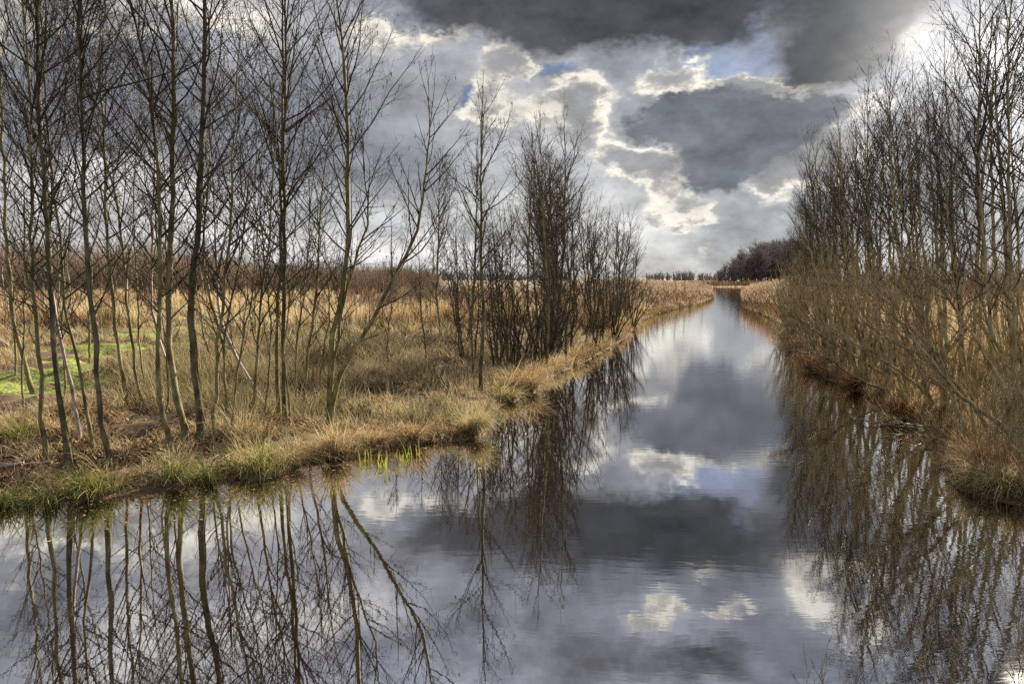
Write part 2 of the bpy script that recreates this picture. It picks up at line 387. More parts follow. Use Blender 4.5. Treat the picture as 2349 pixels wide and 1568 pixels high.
# dark clouds in front
dk = field(PS, [(1250, 40, 150, 55, .8), (1430, 65, 190, 62, 1.2), (1610, 60, 120, 50, 1.0), (1110, 10, 170, 40, .7), (1500, -40, 350, 55, 1.0), (1900, 140, 90, 55, 1.0), (1830, 185, 90, 45, .8), (1990, 60, 110, 60, .75), (1850, 20, 120, 60, .6), (960, 10, 160, 40, .45), (2080, -30, 120, 50, .5),
                (800, -90, 300, 40, .45), (1680, -320, 160, 40, .6), (1250, -230, 230, 110, .5), (1450, -350, 300, 80, .35)])
df_ = w.ss(add(dk, add(mul(w.math('SUBTRACT', nb, .5), .9), mul(w.math('SUBTRACT', nf, .5), .8))), .15, 1.05)
col = w.mix(mul(df_, .96), col, w.mix(w.ss(nb, .35, .7), (.045, .05, .056), (.095, .099, .107)))
d2 = field(PW, [(1650, 300, 118, 62, 1.3), (1790, 285, 100, 50, 1.1), (1570, 265, 100, 44, .9), (1700, 360, 130, 50, 1.0), (1640, 410, 75, 34, .6), (1870, 265, 50, 34, .8), (1480, 290, 70, 30, .5)])
d2m = w.ss(add(d2, mul(w.math('SUBTRACT', nf, .5), 1.5)), .42, 1.0)
col = w.mix(mul(d2m, .95), col, w.mix(w.ss(nb, .4, .65), (.125, .14, .165), (.20, .215, .245)))
mod = w.math('ADD', w.math('ADD', 1.0, mul(relief, -2.2)), mul(w.math('SUBTRACT', nf, .5), 1.1))
mc = w.vec('SCALE', col); w.inp(mc.node.inputs['Scale'], mod); col = mc
# the veiled sun: thin cloud lit from behind
sg = field(P0, [(2280, 60, 190, 170, .42), (2330, 120, 60, 60, .8), (2150, 200, 130, 130, .16), (2250, 560, 220, 260, .32)])
gl_ = w.vec('SCALE', (1.0, .97, .92)); gl_.node.inputs['Scale'].default_value = 1.0
w.inp(gl_.node.inputs['Scale'], mul(sg, w.ss(nf, .3, .65, .4, 1.2)))
col = w.vec('ADD', col, gl_)
col = w.vec('MULTIPLY', col, (10, 10, 10))
bg = w.n('ShaderNodeBackground'); w.inp(bg.inputs[0], col); bg.inputs[1].default_value = SKYK
w.nt.links.new(bg.outputs[0], w.n('ShaderNodeOutputWorld').inputs[0])
wd.cycles.sampling_method = 'MANUAL'; wd.cycles.sample_map_resolution = 512

sl = bpy.data.lights.new('sun', 'SUN'); sl.energy = 5.0; sl.angle = math.radians(.6); sl.color = (1.0, .90, .74)
so = bpy.data.objects.new('sun', sl); COL.objects.link(so)
sd = Vector((math.sin(SUN_AZ) * math.cos(SUN_EL), math.cos(SUN_AZ) * math.cos(SUN_EL), math.sin(SUN_EL)))
so.rotation_euler = sd.to_track_quat('Z', 'Y').to_euler(); so.location = (30, 40, 25)
S.view_settings.view_transform = 'Standard'; S.view_settings.look = 'None'; S.view_settings.exposure = EXPO; S.view_settings.gamma = 1
S.render.engine = 'CYCLES'; S.cycles.max_bounces = 5; S.cycles.diffuse_bounces = 2; S.cycles.glossy_bounces = 2; S.cycles.transmission_bounces = 2
S.cycles.caustics_reflective = False; S.cycles.caustics_refractive = False; S.cycles.sample_clamp_indirect = 4; S.cycles.sample_clamp_direct = 2
S.cycles.use_denoising = False
# ------------------------------------------------------------------ bare trees
def spawn(P, R, g, idx, t, length, ang, azi, k, up=.3, wig=.06, r0=None, r1=None):
    """children of curves P[idx] at parameter t"""
    n = len(idx); kk = P.shape[1]
    f = t * (kk - 1); a = np.minimum(f.astype(int), kk - 2); fr = (f - a)[:, None]
    base = P[idx, a] * (1 - fr) + P[idx, a + 1] * fr
    T = norm(P[idx, a + 1] - P[idx, a])
    ref = np.where(np.abs(T[:, 2:3]) > .85, np.array([[1., 0, 0]]), np.array([[0, 0, 1.]]))
    U = norm(np.cross(T, ref)); W = np.cross(T, U)
    d = T * np.cos(ang)[:, None] + (U * np.cos(azi)[:, None] + W * np.sin(azi)[:, None]) * np.sin(ang)[:, None]
    s = np.linspace(0, 1, k)
    dirs = d[:, None, :] + np.array([0, 0, 1.]) * (up * s)[None, :, None] + np.cumsum(g.normal(0, wig, (n, k, 3)), 1)
    dirs = norm(dirs)
    st = np.concatenate([np.zeros((n, 1, 3)), np.cumsum(dirs[:, 1:] * (length / (k - 1))[:, None, None], 1)], 1)
    C = base[:, None, :] + st
    rb = R[idx, a] * (1 - fr[:, 0]) + R[idx, a + 1] * fr[:, 0]
    r0 = np.minimum(r0, rb * .72) if r0 is not None else rb * .5
    RR = r0[:, None] * (1 - s) ** .8 + np.minimum(r1, r0)[:, None] * s if np.ndim(r1) else r0[:, None] * (1 - s) + np.minimum(r1, r0)[:, None] * s
    return C, RR

def merge(parts):
    V, Qs, n = [], [], 0
    for v, q in parts: V.append(v); Qs.append(q + n); n += len(v)
    return np.concatenate(V), np.concatenate(Qs)

def grow(trunks, seed, H, tw=1.0, start=.18, dens=1.0, reach=.17, asc=.75, levels=3, kit=1.0, cat=0, cones=0, low=0.35, side=None, clipf=None, l3=4.0):
    """trunks: list of (polyline k x 3, base radius). -> trunk mesh data, crown mesh data, catkin mesh data"""
    g = np.random.default_rng(seed); K = 26
    P = np.stack([resample(t[0], K) for t in trunks]); s = np.linspace(0, 1, K)
    P[:, 1:-1] += g.normal(0, .012 * kit, (len(trunks), K - 2, 3))
    R = np.stack([t[1] * (1 - .93 * s ** 1.45) * (1 + .6 * np.exp(-s * 30)) for t in trunks])
    R = np.maximum(R, .0035 * tw)
    R *= 1 + g.normal(0, .05, R.shape)
    tv, tq = tubes(P, R, 7)
    Hs = np.linalg.norm(P[:, -1] - P[:, 0], axis=1)
    # first order
    idx, tt = [], []
    for i, h in enumerate(Hs):
        m = int(max(5, 6.2 * h * dens)); idx += [i] * m
        u = (np.arange(m) + g.random(m)) / m
        tt += list(start + (.985 - start) * u ** .9)
    idx = np.array(idx); t = np.array(tt); h = Hs[idx]
    prof = np.sin(np.clip((t - start) / (1 - start), 0, 1) * 2.55 + .45) ** .8 * np.where(t < start + .12, .75, 1)
    ln = h * reach * (prof * .85 + .12) * g.uniform(.55, 1.25, len(t))
    ln = np.maximum(ln, .25)
    ang = g.normal(asc, .16, len(t)) * (1.15 - .5 * t); ang = np.clip(ang, .25, 1.35)
    azi = g.uniform(0, 2 * PI, len(t))
    if side is not None:   # lean of the branches toward one side (angle in plan)
        azi = np.where(g.random(len(t)) < .35, side + g.normal(0, .6, len(t)), azi)
    B1, R1 = spawn(P, R, g, idx, t, ln, ang, azi, 8, up=.55, wig=.085, r0=np.minimum(.016 * tw, .003 * tw + .0085 * ln), r1=.0024 * tw)
    top_ = t > .86; B1[top_, :, 2] += 0; ln = np.where(top_, ln * .8, ln)
    keep = np.nonzero(~(top_ & (g.random(len(t)) < .55)))[0]
    if clipf is not None: keep = np.nonzero(clipf(B1[:, -1]))[0]
    B1, R1, ln = B1[keep], R1[keep], ln[keep]
    parts = [tubes(B1, R1, 4 if tw < 2 else 3)]; ends = [B1[:, -1]]
    # second order
    m2 = np.maximum(2, (ln * 5.2).astype(int) + 1); idx = np.repeat(np.arange(len(B1)), m2)
    t = g.uniform(.12, .97, len(idx)); l2 = ln[idx] * (1.05 - t * .7) * g.uniform(.22, .55, len(idx)); l2 = np.clip(l2, .1, .9)
    B2, R2 = spawn(B1, R1, g, idx, t, l2, g.normal(.72, .18, len(idx)), g.uniform(0, 2 * PI, len(idx)), 5, up=.3, wig=.1, r0=np.full(len(idx), .0046 * tw), r1=.0019 * tw)
    parts.append(tubes(B2, R2, 3)); ends.append(B2[:, -1]); ends.append(B2[:, 3])
    if levels >= 3:
        m3 = g.poisson(l2 * l3 * 1.9 + .7); idx = np.repeat(np.arange(len(B2)), m3)
        t = g.uniform(.15, .95, len(idx)); l3_ = np.clip(l2[idx] * g.uniform(.25, .6, len(idx)), .06, .3)
        B3, R3 = spawn(B2, R2, g, idx, t, l3_, g.normal(.75, .2, len(idx)), g.uniform(0, 2 * PI, len(idx)), 3, up=.3, wig=.12, r0=np.full(len(idx), .0030 * tw), r1=.0016 * tw)
        parts.append(tubes(B3, R3, 3)); ends.append(B3[:, -1])
    cv, cq = merge(parts)
    E = np.concatenate(ends); out = [(tv, tq), (cv, cq), None]
    if cat or cones:
        cp = []
        hi = E[E[:, 2] > H * low]
        if cat and len(hi):
            c = hi[g.integers(0, len(hi), cat)] + g.normal(0, .015, (cat, 3))
            L_ = g.uniform(.05, .10, cat) * min(tw, 1.6)
            s_ = np.linspace(0, 1, 4); C = c[:, None, :] + np.array([0, 0, -1.]) * (L_[:, None] * s_)[:, :, None] + (g.normal(0, .012, (cat, 1, 3)) * s_[None, :, None])
            r = np.array([.35, 1, .95, .2])[None] * .006 * tw ** .6 * np.ones((cat, 1)); cp.append(tubes(C, r, 4))
        if cones and len(hi):
            c = hi[g.integers(0, len(hi), cones)] + g.normal(0, .03, (cones, 3))
            s_ = np.linspace(0, 1, 4); C = c[:, None, :] + norm(g.normal(0, 1, (cones, 1, 3))) * (.022 * s_)[None, :, None] * tw
            r = np.array([.3, 1, .95, .25])[None] * .0095 * tw * np.ones((cones, 1)); cp.append(tubes(C, r, 5))
        out[2] = merge(cp)
    return out

def tree_object(name, data, loc, mats, label, cat_, group, rz=0, sc=1.0, catm='catkin', ctag=None):
    root = empty(name, loc, label, cat_, group, rz, sc)
    (tv, tq), (cv, cq), ct = data
    obj('trunk' if mats[2] else 'stem', make_mesh(name + '_trunk', tv, tq), M[mats[0]], root)
    obj('crown', make_mesh(name + '_crown', cv, cq), M[mats[1]], root)
    if ct: obj('catkins', make_mesh(name + '_catkins', *ct), M[catm], root, kind='stuff')
    return root

def copy_tree(src, loc, rz, sc, label=None, group=None, cat_=None, tilt=(0, 0)):
    r = src.copy(); COL.objects.link(r); r.location = loc; r.rotation_euler = (tilt[0], tilt[1], rz); r.scale = (sc, sc, sc) if np.ndim(sc) == 0 else sc
    if label: r['label'] = label
    if group: r['group'] = group
    if cat_: r['category'] = cat_
    for ch in src.children:
        c = ch.copy(); COL.objects.link(c); c.parent = r
    return r

def traced(pts, scale=2349 / 4096., H=None, depth_wig=.12, seed=0, base=None):
    """a trunk followed in the photo (4096 px coordinates), stood at its own foot on the bank -> local polyline"""
    p = [(a * scale, b * scale) for a, b in pts]
    g0 = gpt(*p[0]); g = np.random.default_rng(seed)
    y = g0[1]; out = [g0 - (0, 0, .12)]
    for q in p[1:]:
        out.append(on_y(q[0], q[1], y))
    out = np.array(out)
    if H is not None and out[-1, 2] < g0[2] + H - .3:       # the tree goes on above the picture
        d = norm(out[-1] - out[-2]); d = norm(d * .5 + np.array([0, 0, 1.]) * .7)
        rem = g0[2] + H - out[-1, 2]
        for s in (.34, .67, 1.0):
            out = np.vstack([out, out[-1] + d * rem * .345 + g.normal(0, .07, 3)])
    n = len(out); out[1:, 1] += np.cumsum(g.normal(0, depth_wig / math.sqrt(n), n - 1))
    return out - g0, g0

# foot first; x, y in the 4096 px photograph. (points, trunk px width, height or None when the tip is seen, bark, label)
LEFT = [
 ([(145,1581),(92,1451),(54,1298),(42,1152),(23,976),(20,700),(14,620),(3,449),(0,300)], 17, 9.5, 'alder', 'alder at the left picture edge, bending left at knee height over the bright moss'),
 ([(180,1837),(164,1627),(153,1481),(164,1397),(145,1336),(134,1168),(126,905),(130,631),(133,491),(120,250)], 17, 9.0, 'alder', 'slim alder with an elbow at mid trunk, left of the thick dark one'),
 ([(275,1860),(245,1726),(218,1573),(203,1466),(187,1267),(184,1053),(182,912),(165,631),(147,477),(140,280),(140,0)], 21, 10.5, 'dark', 'thick dark alder with its foot slanting right, behind the pale fallen branch'),
 ([(321,1757),(302,1642),(294,1596),(264,1504),(237,1412),(218,1313),(199,1229),(175,947),(158,666),(150,400)], 13, 8.6, 'birch', 'pale thin trunk leaning left, just right of the thick dark alder with slanting foot'),
 ([(375,1803),(344,1665),(310,1512),(302,1405),(264,1260),(245,1130),(242,947),(210,771),(196,561),(189,350),(186,140)], 12, 9.0, 'alder', 'wavy thin alder, left of the alder with the hooked foot'),
 ([(451,1849),(417,1818),(394,1726),(394,1550),(394,1390),(379,1260),(356,1130),(344,1015),(330,863),(324,561),(309,351),(298,140),(291,0)], 20, 10.2, 'dark', 'dark alder whose foot sweeps out to the right like a hook'),
 ([(528,1650),(493,1550),(478,1420),(459,1283),(447,1191),(428,976),(421,666),(414,519),(403,351),(403,210),(417,70)], 14, 9.6, 'alder', 'slim alder standing a step back, left one of a close pair'),
 ([(578,1657),(547,1550),(528,1435),(513,1320),(490,1130),(474,976),(456,807),(435,715),(379,561),(351,386),(340,250)], 12, 9.0, 'alder', 'slim alder, right one of a close pair, upper half leaning left'),
 ([(692,1810),(666,1726),(639,1550),(631,1359),(650,1267),(631,1168),(639,1015),(635,947),(628,771),(621,596),(603,435),(582,316),(554,203),(533,105),(502,0)], 19, 10.0, 'alder', 'alder kinked at waist height, top drifting left, foot in green grass'),
 ([(754,1749),(727,1673),(700,1560),(692,1512),(681,1321),(681,1168),(696,1053),(701,947),(708,631),(712,351),(719,175),(712,0)], 24, 10.8, 'alder', 'thick straight alder with pale slanting foot, directly left of the thickest one'),
 ([(738,1610),(700,1520),(665,1435),(627,1330),(605,1220),(605,1050),(612,850),(618,600),(610,300)], 11, 8.4, 'birch', 'white leaning stem seen behind the kinked alder'),
 ([(811,1749),(796,1627),(784,1535),(769,1435),(757,1359),(765,1206),(780,1053),(793,912),(800,631),(803,421),(810,210),(810,0)], 28, 11.2, 'dark', 'thickest alder of the left bank, dark trunk bearing many small cones'),
 ([(849,1772),(853,1627),(868,1512),(864,1374),(872,1283),(903,1221),(887,1091),(915,950),(929,842),(926,666),(935,520)], 14, 7.6, 'alder', 'slender crooked alder rising just right of the thickest one'),
 ([(930,1500),(880,1330),(834,1168),(819,1091),(824,947),(842,771),(852,617),(866,421),(863,210)], 12, 8.8, 'alder', 'thin alder set back, crossing behind the crooked slender one'),
 ([(1082,1634),(987,1512),(926,1397),(880,1320),(868,1240),(860,1100),(850,900),(845,700)], 15, 6.6, 'birch', 'white birch trunk lying far over to the left, foot in the dry grass'),
 ([(926,1764),(941,1550),(956,1435),(979,1359),(1017,1168),(1030,950),(1020,780)], 9, 5.6, 'alder', 'thin sapling leaning right beside the big rush tussock'),
 ([(994,1734),(1017,1573),(1037,1397),(1052,1206),(1063,1053),(1086,950),(1090,780),(1100,600)], 12, 6.6, 'alder', 'slender alder growing out of the dry grass behind the big rush tussock'),
 ([(1118,1680),(1110,1580),(1100,1380),(1110,1100),(1122,1000),(1115,842),(1115,561),(1118,400),(1122,140),(1118,0)], 15, 10.2, 'alder', 'left stem of the tall twin alders with fine upright twigs'),
 ([(1142,1690),(1130,1500),(1140,1200),(1140,1000),(1137,842),(1133,600),(1136,400),(1140,300),(1136,0)], 17, 10.8, 'dark', 'right, darker stem of the tall twin alders with fine upright twigs'),
 ([(1165,1700),(1150,1560),(1128,1440),(1150,1250),(1170,1050),(1185,900)], 8, 5.0, 'alder', 'thin shoot at the right foot of the tall twin alders'),
 ([(1215,1638),(1221,1491),(1237,1383),(1253,1274),(1266,1128),(1272,1000),(1283,807),(1305,631),(1319,491),(1350,380)], 12, None, 'alder', 'slim alder between the tall twins and the forked tree'),
 ([(100,1690),(88,1500),(98,1300),(92,1100),(84,900),(70,700)], 8, 6.6, 'alder', 'thin pole between the leftmost tree and the one with an elbow'),
 ([(250,1640),(262,1500),(235,1350),(248,1200),(262,1000),(280,800),(300,600)], 8, 7.2, 'alder', 'thin pole leaning right behind the pale thin trunk'),
 ([(600,1600),(566,1450),(558,1250),(548,1050),(530,850),(540,640)], 8, 7.4, 'alder', 'thin pole between the close pair and the kinked alder'),
 ([(655,1700),(676,1560),(655,1400),(668,1200),(655,1000),(650,800)], 8, 6.4, 'alder', 'thin pole crossing behind the kinked alder near its foot'),
 ([(905,1735),(902,1600),(888,1450),(905,1280),(930,1130),(960,980),(975,800)], 9, 6.8, 'alder', 'thin curved pole two steps right of the thickest alder'),
 ([(1055,1690),(1078,1520),(1092,1330),(1078,1150),(1060,950),(1050,760)], 8, 6.6, 'alder', 'thin pole just left of the tall twins'),
 ([(1190,1640),(1178,1500),(1192,1320),(1222,1120),(1240,900),(1235,700)], 8, 6.4, 'alder', 'thin pole just right of the tall twins'),
 ([(1275,1560),(1290,1420),(1325,1250),(1312,1080),(1300,900)], 8, 4.6, 'alder', 'short thin pole left of the forked tree'),
 ([(1560,1500),(1545,1380),(1560,1250),(1572,1130),(1565,1000)], 7, None, 'alder', 'short sapling under the long leaning stem of the forked tree'),
 ([(2050,1470),(2040,1330),(2052,1200),(2040,1050),(2046,900),(2038,760)], 8, None, 'alder', 'slim pole half way between the lone straight alder and the dense row'),
 ([(1769,1357),(1745,1200),(1750,1050),(1755,900),(1755,750),(1762,590)], 10, None, 'alder', 'slim far alder standing left of the lone straight one, among the rushes'),
 ([(1871,1370),(1890,1223),(1900,1064),(1905,900),(1907,780),(1912,560)], 12, None, 'alder', 'alder standing right behind the lone straight one'),
 ([(1922,1574),(1922,1478),(1935,1319),(1929,1159),(1926,1000),(1923,689),(1927,383),(1935,275)], 16, None, 'dark', 'lone straight alder at the point of the left bank'),
 ([(2146,1395),(2110,1240),(2110,1100),(2112,995),(2120,842),(2127,700),(2130,560),(2120,480)], 10, None, 'alder', 'slim straight alder standing just left of the dense far row'),
 ([(2184,1478),(2195,1300),(2190,1150),(2178,1000),(2170,800),(2165,600),(2155,440)], 11, None, 'alder', 'first tall alder of the dense left row, at the water edge'),
 ([(2216,1440),(2235,1250),(2256,995),(2260,700),(2262,560),(2250,440)], 12, None, 'dark', 'dark alder, second from the near end of the dense left row'),
]
# the forked tree and its stems
FORK = [[(1320,1701),(1320,1510),(1330,1351),(1365,1223),(1377,1128),(1376,1100),(1403,949),(1387,765),(1395,612),(1384,429),(1380,306),(1365,153),(1345,20)],
        [(1325,1690),(1345,1560),(1368,1465),(1419,1395),(1483,1293),(1546,1172),(1604,1070),(1629,1033),(1682,880),(1705,727),(1720,574),(1725,421),(1709,300)],
        [(1330,1690),(1335,1500),(1362,1350),(1387,1180),(1440,1020),(1475,918),(1498,857),(1470,727),(1462,536),(1440,420)]]
n = 0
for pts, wpx, H, bark, lab in LEFT:
    n += 1
    loc, g0 = traced(pts, H=H, seed=n); h = loc[-1, 2]; dist = g0[1]
    rad = wpx * dist / 2731.0 / 2 * 1.06
    tw = max(1.0, dist / 17.)
    near = dist < 17
    d = grow([(loc, rad)], 100 + n, h, tw=tw * 1.05, start=.2 if near else .14, dens=.72 if near else (.58 if pts[0][0] > 2100 else .85), reach=.25 if near else .22, asc=.8, l3=1.8 if near else 1.5, cat=int((110 if dist < 20 else 45) * h / 9), cones=(330 if 'cones' in lab else 60), low=.3)
    birch = bark == 'birch'
    tree_object('birch_tree' if birch else 'alder_tree', d, tuple(g0), (bark, 'twig', 1), lab, 'birch tree' if birch else 'alder tree', 'bare trees along the left bank')
a, g0 = traced(FORK[0], H=9.6, seed=70); b_, g1 = traced(FORK[1], seed=71); c, g2 = traced(FORK[2], seed=72)
b_ = b_ + (g1 - g0) * (1, 0, 0); c = c + (g2 - g0) * (1, 0, 0); b_[0, 2] = c[0, 2] = -.1
d = grow([(a, .062), (b_, .054), (c, .036)], 301, 8.0, tw=1.05, start=.2, dens=.8, reach=.22, asc=.8, l3=2.6, cat=300, cones=120, low=.2)
tree_object('alder_tree', d, tuple(g0), ('alder', 'twig', 1), 'forked alder with one long stem leaning far right over the meadow', 'alder tree', 'bare trees along the left bank')

# background saplings and young birches in the meadow, left
protos = []
for s in range(4):
    g = np.random.default_rng(400 + s); hh = 7.0
    zz = np.linspace(0, 1, 7); ln = np.stack([np.cumsum(g.normal(0, .14, 7)) - .1, np.cumsum(g.normal(0, .14, 7)), zz * hh], 1); ln -= ln[0]; ln[0, 2] = -.15
    d = grow([(ln, .05)], 410 + s, hh, tw=1.75, start=.16, dens=.75, reach=.16, asc=.75, cat=30)
    protos.append((s, d))
spots = [(10,742,6.4),(70,700,7.2),(118,760,5.4),(165,715,6.8),(240,705,6.6),(205,838,5.0),(300,700,6.2),(262,770,5.2),(335,735,6.4),(470,700,6.6),(548,715,6.0),(585,790,4.6),
         (605,700,6.6),(655,742,5.2),(760,712,5.4),(880,706,4.8),(950,728,4.4),(985,745,6.2),(1065,722,5.0),(1160,740,5.8),(1042,800,4.2),(130,880,4.4),(492,860,3.8),(35,860,4.6)]
adj = ['slim', 'thin', 'crooked', 'wispy', 'small', 'low']
first = {}
marks = ['at the left picture edge', 'behind the alder bending over the moss', 'in front of the brown scrub, left of the hooked alder', 'left of the hooked alder, far back in the dry reeds', 'right of the hooked alder, far back',
         'beside the moss, between the hooked alder and the close pair', 'far back between the kinked alder and the pair', 'by the moss strip in front of the rushes', 'behind the kinked alder',
         'behind the thickest alder, far back', 'far back, left of the tall twin alders', 'half way up the meadow, left of the tall twin alders', 'directly behind the tall twin alders', 'right behind the tall twin alders, nearer',
         'far back, left of the forked tree', 'far back, under the leaning stem of the forked tree', 'under the tip of the leaning stem', 'left of the slim far alder', 'behind the lone straight alder', 'between the lone straight alder and the dense row',
         'on the hummocks right of the leaning stem', 'close behind the pale thin trunk', 'close left of the white leaning birch', 'on the moss at the left edge']
for q, ((px, py, h), mk) in enumerate(zip(spots, marks)):
    s = q % 4; p = gpt(px, py); g = np.random.default_rng(500 + q); bir = q % 3 == 0
    lab = '%s %s, %s' % (adj[q % 6], 'pale young birch' if bir else 'bare young tree', mk)
    key = (s, bir)
    if key not in first:
        first[key] = tree_object('young_birch' if bir else 'young_tree', protos[s][1], tuple(p), ('birch' if bir else 'alder', 'twig', 1), lab, 'young birch' if bir else 'young tree', 'young trees standing in the meadow', rz=g.uniform(0, 6.28), sc=h / 7.)
    else:
        copy_tree(first[key], tuple(p), g.uniform(0, 6.28), h / 7., lab)

# dense row further along the left bank
def env(pts, x):
    pts = np.array(pts, float); return float(np.interp(x, pts[:, 0], pts[:, 1]))
LENV = [(1180, 400), (1205, 280), (1240, 262), (1285, 268), (1310, 300), (1340, 390), (1375, 420), (1412, 440), (1445, 500), (1470, 560), (1497, 600)]
rowp = []
for s in range(6):
    g = np.random.default_rng(600 + s); hh = 7.5; zz = np.linspace(0, 1, 7); lines = []
    for t_ in range(1 if s < 4 else 3):
        dx = g.normal(0, .1, 2); ln = np.stack([np.cumsum(g.normal(dx[0], .09, 7)), np.cumsum(g.normal(dx[1], .09, 7)), zz * hh * g.uniform(.75, 1)], 1); ln -= ln[0]; ln[0, 2] = -.2
        lines.append((ln, .045))
    d = grow(lines, 610 + s, hh, tw=1.4, start=.08, dens=.72 if s < 4 else .5, reach=.25, asc=.84, cat=14, low=.15, l3=1.3)
    rowp.append(tree_object('alder_tree', d, (0, 0, 0), ('dark', 'twig', 1), 'x', 'alder tree', 'dense alder row along the far left bank'))
g = np.random.default_rng(77); used = set(); cnt = 0
base_line = [(1245, 868), (1290, 843), (1340, 824), (1400, 790), (1440, 765), (1468, 738), (1488, 724)]
for i_ in range(36):
    f = (i_ + g.random()) / 36 * (len(base_line) - 1); a = int(f); fr = f - a
    a = min(a, len(base_line) - 2); bx = base_line[a][0] * (1 - fr) + base_line[a + 1][0] * fr; by = base_line[a][1] * (1 - fr) + base_line[a + 1][1] * fr
    p = on_z(bx, by, .2); p = p + np.array((-g.uniform(.1, 3.6) ** 1.1, g.uniform(-.4, 1.2), 0)); p[2] = float(ground(p[0], p[1])) - .05
    sx, sy = pix(*p); ty = env(LENV, sx + g.uniform(-6, 12)) + abs(g.normal(0, 30)) + (55 if g.random() < .35 else 0)
    h = on_y(sx, ty, p[1])[2] - p[2]; h = max(1.8, h)
    s = i_ % 6
    lab = ('bare alder packed in the dense left row, %s' % ['at its tall near end', 'in its middle', 'at its low far end beside the reeds'][min(2, int(i_ / 36 * 3))])
    grp = 'dense alder row on the left bank, ' + ['near end', 'middle', 'far end'][min(2, int(i_ / 36 * 3))]
    if s not in used:
        used.add(s); r = rowp[s]; r.location = tuple(p); r.rotation_euler.z = g.uniform(0, 6.28); r.scale = (h / 7.5,) * 3; r['label'] = lab; r['group'] = grp
    else: copy_tree(rowp[s], tuple(p), g.uniform(0, 6.28), h / 7.5, lab, grp)
# saplings in the left reeds
rs = rowp[1]
for q, (px, py, ty, lab) in enumerate([(1527, 712, 615, 'dark sapling poking out of the left reeds, next to the dense row'), (1553, 706, 612, 'tallest bare sapling in the left reed bed'), (1571, 700, 618, 'thin sapling at the middle of the left reed bed'), (1612, 688, 622, 'small bush-like sapling near the tip of the left reed bed')]):
    p = gpt(px, py); h = on_y(px, ty, p[1])[2] - p[2]; copy_tree(rowp[q], tuple(p), q * 1.7, (h / 7.5 * .8, h / 7.5 * .8, h / 7.5), lab, 'saplings in the left reed bed', 'sapling')
# ------------------------------------------------------------------ right bank thicket
RENV = [(1770, 600), (1785, 560), (1800, 480), (1830, 440), (1850, 400), (1880, 330), (1910, 255), (1950, 235), (1975, 165), (2000, 150), (2035, 170), (2060, 100), (2080, 140), (2100, 90), (2130, 75), (2160, 55), (2200, -10), (2260, -80), (2349, -120), (2600, -160)]
RT = [
 ([(3990,1770),(3965,1500),(3948,1250),(3935,995),(3924,803),(3908,650),(3912,383),(3924,0)], 18, 10.0, 'tall dark alder leaning toward the water, crossing the bright sky'),
 ([(4075,1760),(4060,1500),(4050,1200),(4042,918),(4046,612),(4042,383),(4046,191),(4050,0)], 18, 10.4, 'tall alder at the right picture edge in front of the bright sky'),
 ([(3905,1765),(3880,1600),(3850,1300),(3820,1150),(3778,765),(3763,574),(3759,383),(3767,155)], 12, None, 'slender alder whose bare tip stands alone left of the bright sky'),
 ([(3760,1560),(3700,1350),(3640,1150),(3595,957),(3580,765),(3575,536),(3572,383),(3587,150)], 13, None, 'tallest alder of the right thicket, bare crown against the grey cloud'),
 ([(3580,1480),(3530,1350),(3490,1150),(3468,957),(3468,689),(3472,536),(3472,262)], 12, None, 'furthest left of the tall straight alders in the right thicket'),
 ([(3700,1520),(3680,1300),(3660,1050),(3648,842),(3640,612),(3640,400),(3665,250)], 10, None, 'thin alder right behind the tallest of the front right row'),
 ([(3850,1640),(3846,1400),(3840,1150),(3825,900),(3826,600),(3840,330),(3850,200)], 11, 8.6, 'thin upright alder beside the one with the lone bare tip'),
]
n = 0
for pts, wpx, H, lab in RT:
    n += 1; loc, g0 = traced(pts, H=H, seed=40 + n); h = loc[-1, 2]; tw = max(1.1, g0[1] / 15.)
    d = grow([(loc, wpx * .82 * g0[1] / 5462.)], 700 + n, h, tw=tw*.95, start=.2, dens=.85, reach=.19, asc=.78, cat=60, cones=40, low=.35, l3=2.2)
    tree_object('alder_tree', d, tuple(g0), ('stem_right', 'twig', 1), lab, 'alder tree', 'tall alders in front of the right thicket')
# long stems arching over the water
ARCH = [
 ([(4110,1800),(4027,1706),(3957,1659),(3840,1580),(3747,1487),(3653,1393),(3602,1300),(3540,1180),(3500,1080)], 16, 'long olive stem arching left, lowest of the big leaning ones on the right'),
 ([(3980,1757),(3940,1680),(3887,1589),(3793,1500),(3690,1420),(3560,1350),(3440,1250),(3360,1180)], 14, 'leaning stem second from the front, reaching left over the water'),
 ([(3887,1767),(3870,1680),(3849,1589),(3793,1440),(3747,1300),(3700,1130),(3660,980)], 13, 'stem rising steeply left out of the orange sedge clump'),
 ([(3863,1705),(3800,1690),(3677,1696),(3583,1683),(3467,1627),(3400,1590)], 9, 'nearly level branch lying low over the dark water beside the orange sedge'),
 ([(3620,1560),(3467,1533),(3370,1480),(3280,1421),(3200,1400),(3140,1398),(3060,1368)], 9, 'branch stretching furthest left over the bright water, its tips curling up'),
 ([(3560,1500),(3440,1430),(3330,1370),(3230,1300),(3150,1260),(3095,1215)], 9, 'upswept branch over the water above the one stretching furthest left'),
 ([(4060,1790),(4000,1600),(3950,1480),(3880,1350),(3800,1220),(3700,1100),(3600,1000)], 14, 'leaning stem at the right edge crossing the upright trunks'),
 ([(3760,1640),(3700,1560),(3600,1480),(3480,1400),(3380,1340),(3300,1280)], 10, 'slim leaning stem in the middle of the right thicket'),
 ([(3900,1700),(3830,1560),(3740,1430),(3640,1330),(3520,1240),(3400,1160),(3330,1090)], 11, 'slim leaning stem starting just behind the orange sedge clump'),
]
